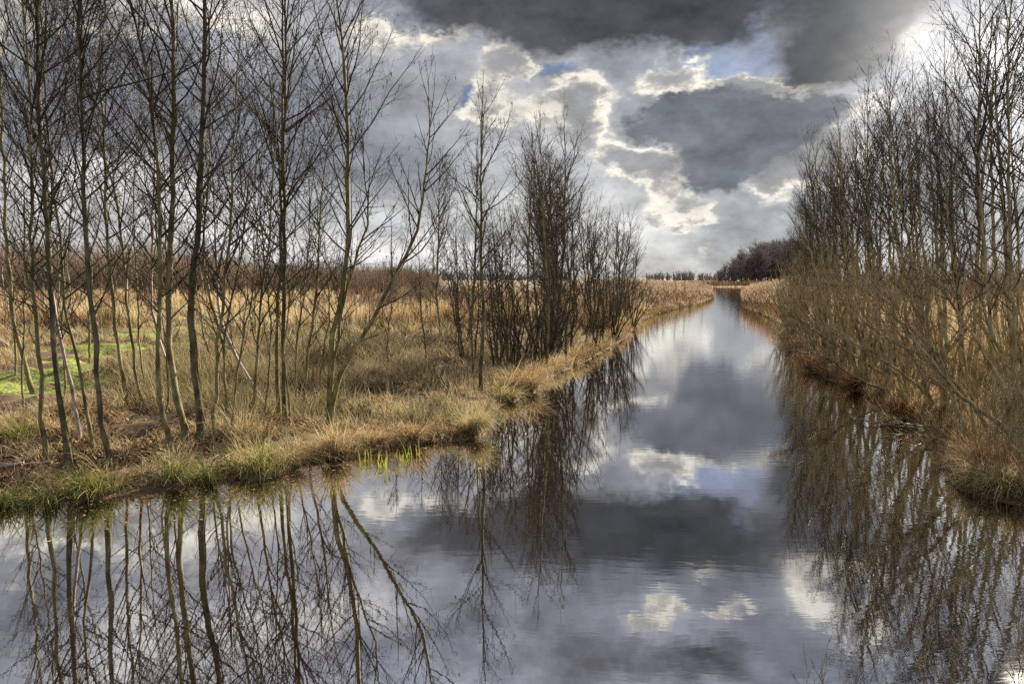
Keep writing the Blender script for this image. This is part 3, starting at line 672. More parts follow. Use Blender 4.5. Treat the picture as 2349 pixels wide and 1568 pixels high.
for q, (pts, wpx, lab) in enumerate(ARCH):
    loc, g0 = traced(pts, seed=80 + q, depth_wig=.3); ln = np.sum(np.linalg.norm(np.diff(loc, axis=0), axis=1)); tw = max(1.1, g0[1] / 14.)
    d = grow([(loc, wpx * 1.25 * g0[1] / 5462.)], 760 + q, 3, tw=tw, start=.22, dens=1.3, reach=.24, asc=.6, cat=12, low=.2)
    tree_object('leaning_alder', d, tuple(g0), ('stem_right', 'twig_right', 1), lab, 'leaning tree', 'stems leaning over the water on the right', catm='yellow_catkin')
# prototypes: slender thicket trees (three) and many-stemmed shrubs (five); local -X leans to the water
rp, sp_ = [], []
for s in range(5):
    g = np.random.default_rng(800 + s); hh = 8.; zz = np.linspace(0, 1, 8)
    lean = g.uniform(.02, .18) * hh; ln = np.stack([-lean * zz ** .8 + np.cumsum(g.normal(0, .06, 8)), np.cumsum(g.normal(0, .08, 8)), zz * hh], 1); ln -= ln[0]; ln[0, 2] = -.2
    d = grow([(ln, .05)], 810 + s, hh, tw=1.1, start=.3, dens=.62, reach=.2, asc=.78, cat=24, cones=8, low=.4, l3=1.5)
    rp.append(tree_object('thicket_alder', d, (0, 0, 0), ('stem_right', 'twig', 1), 'x', 'alder tree', 'x'))
for s in range(5):
    g = np.random.default_rng(830 + s); hh = 4.2; lines = []
    for t_ in range(7):
        az_ = g.uniform(0, 2 * PI) if t_ % 2 else PI + g.normal(0, .7); sp2 = g.uniform(.12, .85) * hh * .5; h_ = hh * g.uniform(.55, 1.0) * (1.15 - sp2 / hh * .5); zz = np.linspace(0, 1, 7)
        ln = np.stack([math.cos(az_) * sp2 * zz ** 1.0, math.sin(az_) * sp2 * zz ** 1.0, h_ * zz ** .9], 1) + np.cumsum(g.normal(0, .05, (7, 3)), 0) * (zz[:, None] > 0)
        ln[:, :2] += g.normal(0, .12, 2); ln[0, 2] = -.15; lines.append((ln, g.uniform(.026, .05)))
    d = grow(lines, 840 + s, hh, tw=1.25, start=.25, dens=.38, reach=.18, asc=.6, cat=5, low=.3, l3=.6)
    sp_.append(tree_object('alder_shrub', d, (0, 0, 0), ('stem_right', 'twig_right', 0), 'x', 'shrub', 'x', catm='yellow_catkin'))
g = np.random.default_rng(9); used = set()
Rb = np.array([on_z(px, py, 0)[:2] for px, py in [(2520, 1180), (2300, 1080), (2215, 1040), (2140, 985), (2045, 932), (1960, 885), (1900, 862), (1850, 826), (1812, 788), (1797, 745)]])
seg = np.linalg.norm(np.diff(Rb, axis=0), axis=1); cum_ = np.r_[0, np.cumsum(seg)]
def along(s): return np.array([np.interp(s, cum_, Rb[:, 0]), np.interp(s, cum_, Rb[:, 1])])
zone = lambda y: 0 if y < 17 else (1 if y < 28 else 2)
ztxt = ['nearest part of', 'middle of', 'far end of']
N = 0
def place_thicket(protoset, name, hlist, s, off, kind_txt, cat_):
    global N
    p2 = along(s); t = along(min(s + .5, cum_[-1])) - along(max(0, s - .5)); t = t / np.linalg.norm(t); nrm = np.array((t[1], -t[0]))
    if nrm[0] < 0: nrm = -nrm
    if p2[1] < 14.5: off = off + 1.1
    p2 = p2 + nrm * off; z = float(ground(p2[0], p2[1]))
    if z < -.02 and off > .3: return
    return p2, max(z, -.05) - .04, math.atan2(nrm[1], nrm[0])
for layer, (cnt_, o0, o1) in enumerate([(40, .4, 2.2), (26, 2.2, 5.5), (16, 5.5, 11.0)]):
    for i_ in range(cnt_):
        u = (i_ + g.random()) / cnt_; s = cum_[-1] * u ** 1.0
        r = place_thicket(rp, '', None, s, g.uniform(o0, o1), '', '')
        if r is None: continue
        p2, z, az_ = r; sx, sy = pix(p2[0], p2[1], z)
        if sx > 2700: continue
        ty = env(RENV, min(sx - 12, 2600)) + abs(g.normal(0, 45)) + (60 if g.random() < .3 else 0)
        h = on_y(sx, ty, p2[1])[2] - z; h = float(np.clip(h, 2.0, 10.0)) * .97
        k = N % 5; N += 1; zn = zone(p2[1]); lay = ['front row', 'inner rows', 'back rows'][layer]
        lab = 'slender bare alder in the %s the right thicket, %s' % (ztxt[zn], lay); grp = 'slender alders, %s right thicket, %s' % (ztxt[zn], lay)
        sc = h / 8.
        if ('t', k) not in used:
            used.add(('t', k)); o = rp[k]; o.location = (p2[0], p2[1], z); o.rotation_euler.z = az_ + g.normal(0, .5); o.scale = (sc, sc, sc); o['label'] = lab; o['group'] = grp
        else: copy_tree(rp[k], (p2[0], p2[1], z), az_ + g.normal(0, .5), sc, lab, grp)
for layer, (cnt_, o0, o1) in enumerate([(30, -.1, .8), (10, 1.2, 4.0)]):
    for i_ in range(cnt_):
        u = (i_ + g.random()) / cnt_; s = 1.5 + (cum_[-1] - 1.0) * u; s = min(s, cum_[-1])
        r = place_thicket(sp_, '', None, s, g.uniform(o0, o1), '', '')
        if r is None: continue
        p2, z, az_ = r; sx, sy = pix(p2[0], p2[1], z); ty = env(RENV, min(sx - 25, 2600)) + 20
        h = on_y(sx, ty, p2[1])[2] - z; h = float(min(np.clip(h, 1.4, 8), g.uniform(2.6, 5.4)))
        k = N % 5; N += 1; zn = zone(p2[1]); lay = ['at the water edge', 'behind the front stems'][layer]
        lab = 'bare alder shrub %s in the %s the right thicket' % (lay, ztxt[zn]); grp = 'alder shrubs %s, %s right thicket' % (lay, ztxt[zn])
        sc = h / 4.2
        if ('s', k) not in used:
            used.add(('s', k)); o = sp_[k]; o.location = (p2[0], p2[1], z); o.rotation_euler.z = az_ + g.normal(0, .4); o.scale = (sc, sc, sc); o['label'] = lab; o['group'] = grp
        else: copy_tree(sp_[k], (p2[0], p2[1], z), az_ + g.normal(0, .4), sc, lab, grp)

# sapling tips reaching in at the lower right, rooted on the near right shore
for q, (px, py, dist, h, lab) in enumerate([(2135, 1575, 5.0, 1.5, 'olive sapling tip at the bottom right, right one of two'), (1845, 1600, 5.0, 1.0, 'small spiky sapling tip at the bottom edge, left one of two'), (2340, 1560, 5.0, 1.7, 'sapling cut by the lower right corner of the picture')]):
    g = np.random.default_rng(900 + q); p = on_z(px, py, 0); p[1] -= .15
    zz = np.linspace(0, 1, 6); top = h * .52
    lines = [(np.stack([g.normal(-.05, .12) * zz * (t_ - 1) * 2, g.normal(0, .1) * zz, -1.0 + (top + 1.0) * zz * g.uniform(.8, 1)], 1), .006) for t_ in range(3)]
    d = grow(lines, 905 + q, top, tw=.8, start=.55, dens=2.2, reach=.18, asc=.6, levels=2)
    tree_object('sapling', d, (p[0], p[1], 0), ('stem_right', 'twig_right', 0), lab, 'sapling', 'sapling tips in the near water')

# low shrubs filling the foot of the dense left row
g = np.random.default_rng(91)
for i_ in range(26):
    f = (i_ + g.random()) / 26 * (len(base_line) - 1); a = min(int(f), len(base_line) - 2); fr = f - a
    bx = base_line[a][0] * (1 - fr) + base_line[a + 1][0] * fr; by = base_line[a][1] * (1 - fr) + base_line[a + 1][1] * fr
    p = on_z(bx, by, .1); p = p + np.array((-g.uniform(0, 1.6), g.uniform(-.3, .8), 0)); z = float(ground(p[0], p[1]))
    if z < 0: continue
    sx, sy = pix(p[0], p[1], z); h = min(on_y(sx, env(LENV, sx + 8) + 30, p[1])[2], g.uniform(2.2, 4.2)); zn = 0 if i_ < 13 else 1
    r_ = copy_tree(sp_[i_ % 5], (p[0], p[1], z - .04), g.normal(PI, .8), h / 4.2, 'many-stemmed bare shrub at the foot of the dense left row, ' + ('near half' if zn == 0 else 'far half'), 'shrubs in the dense left row, ' + ('near half' if zn == 0 else 'far half'), 'shrub')
    for c_ in r_.children:
        if c_.name.startswith(('crown', 'stem')): c_.material_slots[0].link = 'OBJECT'; c_.material_slots[0].material = M['twig']
# ------------------------------------------------------------------ grass, rushes, reeds, litter
def blades(base, length, azi, lean, width, tint, g, k=4, bend=1.0, wig=0.0, facing=None):
    """ribbons: base (n,3); lean = tilt from upright at the foot; bend = extra tilt toward the tip"""
    n = len(base); s = np.linspace(0, 1, k)
    th = lean[:, None] + bend[:, None] * s[None, :] if np.ndim(bend) else lean[:, None] + bend * s[None, :]
    h = np.stack([np.cos(azi), np.sin(azi), np.zeros(n)], -1)
    dirs = h[:, None, :] * np.sin(th)[..., None] + np.array([0, 0, 1.]) * np.cos(th)[..., None]
    if wig: dirs = dirs + np.cumsum(g.normal(0, wig, (n, k, 3)), 1)
    st = np.concatenate([np.zeros((n, 1, 3)), np.cumsum(dirs[:, :-1] * (length / (k - 1))[:, None, None], 1)], 1)
    P = base[:, None, :] + st
    fa = azi + PI / 2 + g.normal(0, .5, n) if facing is None else facing
    wv = np.stack([np.cos(fa), np.sin(fa), g.normal(0, .3, n)], -1)
    wd_ = width[:, None] * (1 - s ** 1.6 * .85)[None, :] * .5
    A = P - wv[:, None, :] * wd_[..., None]; B = P + wv[:, None, :] * wd_[..., None]
    V = np.stack([A, B], 2).reshape(-1, 3)
    i = np.arange(n)[:, None] * (2 * k) + np.arange(k - 1)[None, :] * 2
    Q = np.stack([i, i + 1, i + 3, i + 2], -1).reshape(-1, 4)
    return V, Q, np.repeat(tint, 2 * k)

def scatter(g, n, xr, yr, cond, dens=None):
    x = g.uniform(*xr, n); u = g.random(n); y = yr[0] * (yr[1] / yr[0]) ** u      # denser near the eye
    if dens is not None: x = x * (.35 + y / yr[1] * 0 + 0) if False else x
    d = sdist(x, y); k = cond(x, y, d); return x[k], y[k], d[k]

def view_scatter(g, n, y0, y1, px0, px1, cond):
    """points spread evenly over the visible ground wedge"""
    u = g.random(n); y = 1 / (1 / y0 + (1 / y1 - 1 / y0) * u); px = g.uniform(px0, px1, n); x = (px - CX) / FPX * y
    d = sdist(x, y); k = cond(x, y, d); return x[k], y[k], d[k]

g = np.random.default_rng(21)
left = lambda x, y, d: (d > -.04) & (x < 30 * np.ones_like(y)) & (x < 1.5 + .36 * (y - 15).clip(0))
rightc = lambda x, y, d: (d > -.04) & (x > 3 + .25 * (y - 15).clip(0))

def cover(name, n, y0, y1, p0, p1, cond, lenr, wid, mat, tintf, lean=(.2, .9), bend=(.4, 1.6), clump=None, label=None, cat=None, wig=.08, k=4, sink=.03, per=26, trad=.17, tvar=.13):
    # blades grow in tufts: each tuft has its own lie, size and age
    x, y, d = view_scatter(g, int(n / per), y0, y1, p0, p1, cond)
    if clump is not None:
        c = clump(x, y); kk = g.random(len(x)) < c; x, y, d = x[kk], y[kk], d[kk]
    nt_ = len(x); td, ts, tc = g.uniform(0, 2 * PI, nt_), g.uniform(.6, 1.35, nt_), g.normal(0, tvar, nt_)
    ix = np.repeat(np.arange(nt_), per); m_ = len(ix); rr = g.uniform(.0, 1, m_) * trad * (1 + y[ix] / 60.); ra = g.uniform(0, 2 * PI, m_)
    x, y = x[ix] + rr * np.cos(ra), y[ix] + rr * np.sin(ra); d = sdist(x, y); kk = cond(x, y, d); x, y, d, ix, ra, rr = x[kk], y[kk], d[kk], ix[kk], ra[kk], rr[kk]
    z = ground(x, y, d) - sink; m_ = len(x)
    ln = g.uniform(*lenr, m_) * ts[ix] * np.where((y < 24) & (x < 4), .5 + .5 * sstep(1.2, 4.0, d + (fbm(x, y, .8, 33, 2) - .5) * 2.5), 1.0) * (1 - .7 * moss(x, y + 1.0, -1.3, -.1)) * (1 - .5 * moss(x, y + 2.2, -1.3, -.1)); az_ = np.where(g.random(m_) < .5, td[ix] + g.normal(0, .55, m_), ra + g.normal(0, .4, m_))
    # blades near the edge hang toward the water
    wdt = wid * np.maximum(1, y / 15.) * g.uniform(.6, 1.3, m_)
    V, Q, C = blades(np.stack([x, y, z], 1), ln, az_, g.uniform(*lean, m_), wdt, np.clip(tintf(x, y, m_) + tc[ix], 0, .8 if name != 'moss_lawn' else 1), g, k=k, bend=g.uniform(*bend, m_), wig=wig)
    me = make_mesh(name, V, Q, tint=C, smooth=False)
    return obj(name, me, M[mat], kind='stuff', label=label, cat=cat)

mossy = lambda x, y: moss(x, y, -1.1, .1)
tan_t = lambda x, y, m_: np.clip(g.normal(.58, .2, m_) + (vnoise(x, y, .7, 2) - .5) * .5, 0, .8)
cover('dry_grass', 110000, 8.5, 26, -80, 1300, left, (.25, .65), .0125, 'dry', tan_t, clump=lambda x, y: (.04 + .96 * sstep(.42, .53, fbm(x, y, 1.1, 12, 3))) * (1 - .93 * mossy(x, y)), label='matted tan dry grass on the left bank', cat='dry grass', bend=(.5, 2.2))
cover('dry_grass', 80000, 18, 60, -80, 1480, left, (.3, .75), .014, 'dry', tan_t, clump=lambda x, y: (.3 + .7 * sstep(.4, .6, fbm(x, y, .5, 14, 3))) * (1 - .9 * mossy(x, y)), label='tan dry grass between the rushes of the left meadow', cat='dry grass')
rush_t = lambda x, y, m_: np.clip(g.normal(.48, .2, m_) + (vnoise(x, y, .5, 8) - .5) * .5, 0, 1)
cover('rushes', 100000, 13.5, 70, -80, 1500, left, (.4, .95), .014, 'rush', rush_t, lean=(.05, .6), bend=(.1, 1.2), trad=.22,
      clump=lambda x, y: sstep(.47, .57, fbm(x, y, .42, 17, 3)) * sstep(12, 19, y + (fbm(x, y, .3, 19, 2) - .5) * 8) * (1 - .95 * mossy(x, y)), label='grey-green rushes in rounded clumps over the left meadow', cat='rushes')
cover('moss_lawn', 75000, 11, 45, -120, 900, lambda x, y, d: (d > .4) & (moss(x, y) > .25), (.04, .16), .010, 'dry', lambda x, y, m_: np.where(g.random(m_) < .2, g.uniform(.6, .85, m_), g.uniform(.87, 1, m_)), lean=(0, .8), bend=(0, .8), label='bright green short grass in patches on the left meadow', cat='short grass', k=3)
cover('meadow_reed', 90000, 36, 170, -100, 1500, left, (.5, 1.35), .014, 'dry', lambda x, y, m_: np.clip(g.normal(.47, .17, m_) + (fbm(x, y, .1, 8, 3) - .5) * 1.8, 0, .8), lean=(0, .3), bend=(0, .6), clump=lambda x, y: .12 + .88 * sstep(.42, .56, fbm(x, y, .16, 22, 3)), label='sunlit straw-coloured reed grass across the left meadow', cat='reed grass', k=3)
cover('dry_grass', 90000, 9, 48, 1780, 2700, rightc, (.15, .55), .012, 'dry', lambda x, y, m_: np.clip(g.normal(.54, .2, m_), 0, .8), label='tan and brown dry grass under the right thicket', cat='dry grass')
cover('meadow_reed', 60000, 11, 80, 1760, 2700, lambda x, y, d: rightc(x, y, d) & (d > 3.0), (.6, 1.7), .014, 'dry', lambda x, y, m_: np.clip(g.normal(.55, .14, m_), 0, .8), lean=(0, .3), bend=(0, .6), label='straw-coloured reed grass glowing behind the right thicket', cat='reed grass', k=3)

# grass hanging over the water's edge
def fringe(name, pts, per_m, label, mat, tintf, side, h=(.3, .7)):
    P = np.array(pts); sg = np.linalg.norm(np.diff(P, axis=0), axis=1); cu = np.r_[0, np.cumsum(sg)]
    cnt = (per_m * np.diff(cu) * np.minimum(1, 22. / P[:-1, 1]) * (.3 + .7 * sstep(15, 20, P[:-1, 1]) if side < 0 else 1)).astype(int) + 8; X_, Y_ = [], []
    for q in range(len(cnt)):
        t = g.random(cnt[q]); c = P[q] * (1 - t[:, None]) + P[q + 1] * t[:, None]; X_.append(c[:, 0] + side * np.abs(g.normal(0, .35, cnt[q])) ); Y_.append(c[:, 1] + np.abs(g.normal(0, .3, cnt[q])))
    x, y = np.concatenate(X_), np.concatenate(Y_); d = sdist(x, y); k = (d > -.12) & (g.random(len(x)) < .25 + .75 * sstep(.35, .55, fbm(x, y, .8, 41, 2))); x, y, d = x[k], y[k], d[k]; m_ = len(x)
    z = np.maximum(ground(x, y, d), -.05) - .02; az_ = (0 if side < 0 else PI) + g.normal(-.6 * (1 if side < 0 else -1), 1.1, m_)
    V, Q, C = blades(np.stack([x, y, z], 1), g.uniform(*h, m_) * (.45 + .8 * vnoise(x, y, .9, 43)) * (.5 + .5 * sstep(15, 22, y) if side < 0 else 1), az_, g.uniform(.1, .9, m_), .0105 * np.maximum(1, y / 14.) * g.uniform(.6, 1.3, m_), tintf(x, y, m_), g, k=5, bend=g.uniform(.5, 1.9, m_), wig=.06)
    obj(name, make_mesh(name, V, Q, tint=C, smooth=False), M[mat], kind='stuff', label=label, cat='dry grass')
fringe('bank_grass', L[:30], 520, 'straw and brown grass hanging over the edge of the left bank', 'dry', lambda x, y, m_: np.clip(g.normal(.45, .22, m_) + (vnoise(x, y, .6, 47) - .5) * .6, 0, .8), -1)
fringe('bank_grass', Rr[5:], 700, 'brown sedge and grass hanging over the edge of the right bank', 'dry', lambda x, y, m_: np.clip(g.normal(.44, .2, m_), 0, .78), 1)
# reed beds with feathery heads
def reeds(name, poly, n, h, label, wid=.016, plume=True):
    poly = np.array(poly); x = g.uniform(poly[:, 0].min(), poly[:, 0].max(), n * 4); y = g.uniform(poly[:, 1].min(), poly[:, 1].max(), n * 4)
    ins = np.zeros(len(x), bool)
    for i_ in range(len(poly)):
        ax, ay = poly[i_]; bx, by = poly[(i_ + 1) % len(poly)]
        ins ^= ((ay > y) != (by > y)) & (x < (bx - ax) * (y - ay) / ((by - ay) if by != ay else 1e-9) + ax)
    x, y = x[ins][:n], y[ins][:n]; d = sdist(x, y); k = d > -.45; x, y, d = x[k], y[k], d[k]; n = len(x)
    z = np.maximum(ground(x, y, d), -.3) - .03; hh = h * g.uniform(.65, 1.08, n) * (.55 + .7 * vnoise(x, y, .16, 3)) * (.72 + .28 * sstep(-.3, 1.5, d))
    az_ = g.normal(PI, 1.2, n); ws = wid * np.maximum(1, y / 55.) * g.uniform(.7, 1.3, n); A = Acc()
    ln_, bd = g.uniform(0, .14, n), g.uniform(.02, .35, n); tt = np.clip(g.normal(.34, .16, n) + (vnoise(x, y, .25, 5) - .5) * .45, 0, .85)
    V, Q, C = blades(np.stack([x, y, z], 1), hh, az_, ln_, ws, tt, g, k=4, bend=bd); A.add(V, Q, c=C)
    top = V.reshape(n, 4, 2, 3)[:, -1].mean(1)
    if plume:
        for r_ in range(2):
            k = g.random(n) < .55; V2, Q2, C2 = blades(top[k] - (0, 0, .05), g.uniform(.16, .3, k.sum()), az_[k] + g.normal(0, .4, k.sum()), np.full(k.sum(), .35), ws[k] * 3.2, np.clip(g.normal(.93, .06, k.sum()), .7, 1), g, k=3, bend=.9); A.add(V2, Q2, c=C2)
    k = g.random(n) < .8; n2 = k.sum()    # leaves
    V3, Q3, C3 = blades(np.stack([x, y, z + hh * g.uniform(.25, .7, n)], 1)[k], g.uniform(.25, .5, n2), g.uniform(0, 6.28, n2), np.full(n2, .6), ws[k] * .9, np.clip(tt[k] + .08, 0, .85), g, k=3, bend=1.1); A.add(V3, Q3, c=C3)
    return obj(name, A.mesh(name, False), M['reed'], kind='stuff', label=label, cat='reeds')
def plan(pts): return [tuple(on_z(px, py, 0)[:2]) for px, py in pts]
Lr = plan([(1455, 745), (1502, 724), (1562, 708), (1602, 698), (1640, 686), (1634, 672)]); Lr += [(Lr[-1][0] - 3, Lr[-1][1] + 5), (Lr[-1][0] - 22, Lr[-1][1] - 5), (Lr[0][0] - 9, Lr[0][1] + 14)]
reeds('reeds', Lr, 15000, 2.0, 'russet reed bed with pale feathery heads on the left bank before the bend')
Rrp = plan([(1705, 688), (1700, 708), (1745, 722), (1795, 748), (1850, 720), (1850, 676)])
reeds('reeds', Rrp, 14000, 2.3, 'taller reed bed with pale feathery heads on the right bank before the bend')
reeds('reeds', [(62, 229), (150, 229), (160, 258), (60, 262)], 9000, 2.0, 'distant strip of brown reeds closing the far water', wid=.03, plume=False)
reeds('reeds', plan([(1796, 752), (1806, 792), (1850, 834), (1905, 870), (1925, 860), (1870, 815), (1840, 770), (1830, 745)]), 2500, .9, 'low brown sedge fringe under the right shrubs at the water line', plume=False)
# single stalks standing in the open water
for q, (px, py, n_, lab) in enumerate([(1739, 742, 5, 'thin dead reed stalks standing in open water off the right shrubs'), (1700, 745, 3, 'lone reed stalks in open water, furthest from the right shrubs'), (1512, 748, 4, 'thin stalks standing in water off the dense left row')]):
    c = on_z(px, py, 0); root = empty('reed_stalks', tuple(c), lab, 'reed stalks', 'stalks standing in the water')
    for _ in range(n_ * 2):
        V, Q, C = blades(np.array([[g.normal(0, .5), g.normal(0, .6), -.2]]), g.uniform(.5, 1.1, 1), g.uniform(0, 6.28, 1), g.uniform(0, .12, 1), np.full(1, .02), np.full(1, .15), g, bend=.15)
        obj('stalk', make_mesh('stalk', V, Q, tint=C), M['reed'], root)

# fallen leaves
def litter(n, y0, y1, p0, p1, cond, label):
    x, y, d = view_scatter(g, n, y0, y1, p0, p1, lambda x, y, d: cond(x, y, d) & (d > .05) & (d < 5))
    k = g.random(len(x)) < sstep(.3, .5, fbm(x, y, .9, 31, 2)); x, y, d = x[k], y[k], d[k]
    n = len(x); z = ground(x, y, d) + g.uniform(.005, .04, n); r = g.uniform(.018, .04, n); a = g.uniform(0, 6.28, n); t1, t2 = g.normal(0, .5, n), g.normal(0, .5, n)
    c = np.stack([x, y, z], 1); u = np.stack([np.cos(a), np.sin(a), t1], 1) * r[:, None]; v = np.stack([-np.sin(a), np.cos(a), t2], 1) * (r * .6)[:, None]
    V = np.stack([c - u, c - v + (0, 0, .004), c + u, c + v + (0, 0, .004)], 1).reshape(-1, 3); Q = np.arange(n * 4).reshape(-1, 4)
    obj('leaf_litter', make_mesh('leaf_litter', V, Q, tint=np.repeat(np.clip(g.normal(.45, .25, n), 0, 1), 4), smooth=False), M['leaf'], kind='stuff', label=label, cat='fallen leaves')
litter(45000, 9, 20, -60, 1300, left, 'reddish brown fallen leaves between the trunks on the left bank')
litter(26000, 9, 24, 2000, 2600, rightc, 'brown fallen leaves along the right bank')

# leaves and chaff floating near the left bank
n_ = 5200; x, y, d = view_scatter(g, n_ * 6, 8.0, 22, -60, 1350, lambda x, y, d: (d < -.03) & (d > -2.2)); k = g.random(len(x)) < np.exp(d * 2.0) * .5; x, y = x[k], y[k]; n_ = len(x)
r = g.uniform(.012, .045, n_); a = g.uniform(0, 6.28, n_); c = np.stack([x, y, np.full(n_, .004)], 1); u = np.stack([np.cos(a), np.sin(a), 0 * a], 1) * r[:, None]; v = np.stack([-np.sin(a), np.cos(a), 0 * a], 1) * (r * g.uniform(.12, .6, n_))[:, None]
obj('floating_leaves', make_mesh('floating_leaves', np.stack([c - u, c - v, c + u, c + v], 1).reshape(-1, 3), np.arange(n_ * 4).reshape(-1, 4), tint=np.repeat(g.random(n_), 4), smooth=False), M['leaf'], kind='stuff', label='brown leaves and chaff floating along the left bank', cat='floating leaves')

# ------------------------------------------------------------------ tussocks: each a thing
def tussock(px, py, r, n, h, mat, lab, tm=(.45, .2), flat=0.0, aim=None, k=6, z=None, name='grass_tussock', wid=.009):
    p = gpt(px, py); p[2] = max(p[2], .0) if z is None else z
    root = empty(name, tuple(p), lab, 'tussock', 'grass tussocks on the banks')
    # knobbly root mound
    nu, nv = 14, 6; uu = np.arange(nu) * 2 * PI / nu; vv = np.linspace(0, PI / 2, nv)
    Vm = np.array([(math.cos(u) * math.cos(v) * r * .62 * (1 + g.normal(0, .08)), math.sin(u) * math.cos(v) * r * .62 * (1 + g.normal(0, .08)), math.sin(v) * h * .16 - .07) for v in vv for u in uu])
    Qm = [(a * nu + b2, a * nu + (b2 + 1) % nu, (a + 1) * nu + (b2 + 1) % nu, (a + 1) * nu + b2) for a in range(nv - 1) for b2 in range(nu)]
    obj('mound', make_mesh('mound', Vm, Qm, tint=np.full(len(Vm), .05)), M['mound'], root)
    az_ = g.uniform(0, 2 * PI, n)
    if aim is not None: az_ = np.where(g.random(n) < .65, aim + g.normal(0, .55, n), az_)
    rr = r * .5 * np.sqrt(g.random(n)); cs = g.normal(0, r * .34, (4, 2)) * (1, .7); ci = g.integers(0, 4, n); ch = g.uniform(.7, 1.25, 4)[ci]; b0 = np.stack([np.cos(az_) * rr + cs[ci, 0], np.sin(az_) * rr + cs[ci, 1], h * .14 * (1 - (rr / r) ** 2) - .05], 1)
    le = g.uniform(.05, .85, n) * (rr / (r * .6) * .7 + .35) + flat
    le = np.where(g.random(n) < .12, le * .45, le)
    V, Q, C = blades(b0, h * ch * g.uniform(.5, 1.5, n) * (1 + flat * .3), az_ + g.normal(0, .35, n), le, wid * g.uniform(.6, 1.4, n), np.clip(g.normal(*tm, n), 0, 1), g, k=k, bend=g.uniform(.3, 2.3, n), wig=.09)
    obj('blades', make_mesh('blades', V, Q, tint=C, smooth=False), M[mat], root)
T_ = [
 (232, 1128, .42, 520, .5, 'tussock', 'large green tussock spilling over the water edge, below the dark alders on the left', (.52, .24), .15, -1.4),
 (385, 1098, .34, 360, .5, 'tussock', 'green and straw tussock right of the large left one, foot of the hooked alder', (.5, .22), .2, -.6),
 (590, 1082, .5, 640, .58, 'tussock', 'biggest rush tussock with straw tips at the water, below the twin alders', (.58, .26), .05, None),
 (52, 1008, .36, 260, .5, 'tussock', 'green tussock on the left bank beside the leftmost trunks', (.4, .2), 0, None),
 (35, 1145, .3, 300, .42, 'tussock', 'low yellowish tussock in the left corner at the water edge', (.55, .22), .4, -1.2),
 (120, 1150, .26, 220, .4, 'tussock', 'small tussock between the left corner and the large green one', (.45, .2), .4, -1.3),
 (470, 1095, .26, 220, .42, 'tussock', 'small green tussock left of the biggest rush tussock', (.42, .2), .3, -1.0),
 (660, 1060, .3, 240, .45, 'dry', 'straw tussock right beside the biggest rush tussock', (.6, .12), .3, -.4),
 (770, 1025, .42, 480, .6, 'dry', 'tall straw tussock around the foot of the forked alder', (.6, .15), .15, -1.2),
 (850, 1010, .36, 340, .42, 'dry', 'flattened straw tussock behind the yellow iris shoots', (.55, .15), .4, -.8),
 (960, 1000, .4, 380, .5, 'dry', 'brown straw tussock at the water right of the iris shoots', (.45, .18), .35, -1.2),
 (1065, 978, .44, 520, .5, 'tussock', 'big mixed green and tan tussock at the foot of the lone straight alder', (.72, .16), .2, -.9),
 (1205, 893, .5, 460, .7, 'dry', 'tan tussock on the small spit behind the lone straight alder', (.5, .18), .2, -.5),
 (1165, 915, .36, 300, .45, 'tussock', 'green-tan tussock on the spit just before the tan one', (.68, .2), .3, -.6),
 (620, 1000, .34, 260, .45, 'dry', 'dry tussock between the twin alders and the water', (.55, .15), .1, None),
 (560, 1010, .3, 260, .7, 'dry', 'upright pale straw tuft behind the biggest rush tussock', (.68, .1), -.05, None),
 (860, 792, .7, 420, .62, 'rush', 'dark rush hummock under the leaning stem of the forked tree', (.35, .2), .25, None),
 (1035, 818, .7, 420, .62, 'rush', 'dark rush hummock left of the lone straight alder', (.35, .2), .25, None),
 (2222, 1042, .3, 420, .42, 'russet', 'glowing orange sedge clump standing in the dark water on the right', (.6, .2), .1, None),
 (2300, 1078, .42, 420, .5, 'russet', 'brown sedge clump behind the long green blades on the right shore', (.6, .22), .3, PI),
 (2325, 1118, .34, 260, .42, 'tussock', 'long-bladed green tussock trailing over the water at the right edge', (.66, .26), .55, PI + .1),
 (2262, 1062, .34, 340, .4, 'dry', 'straw tussock on the right shelf between the orange clump and the stems', (.62, .15), .4, PI),
 (2205, 1066, .26, 220, .3, 'dry', 'small straw tussock at the tip of the right shelf', (.6, .15), .5, PI),
 (2345, 1060, .36, 300, .4, 'dry', 'straw tussock on the right shelf at the picture edge', (.64, .15), .3, PI),
 (2262, 1102, .3, 260, .32, 'dry', 'matted straw tussock just before the brown sedge on the right shore', (.66, .14), .6, PI),
 (2105, 955, .5, 380, .5, 'russet', 'reddish sedge clump under the thicket behind the orange one', (.4, .2), .3, PI),
 (1985, 893, .6, 360, .6, 'russet', 'reddish sedge clump further along the right water line', (.4, .2), .2, PI),
 (1880, 848, .7, 360, .7, 'russet', 'reddish sedge clump at the far bend of the right water line', (.4, .2), .2, PI),
]
for t_ in T_: tussock(*t_[:7], tm=t_[7], flat=t_[8], aim=t_[9], wid=.009 if t_[1] > 950 else .014)

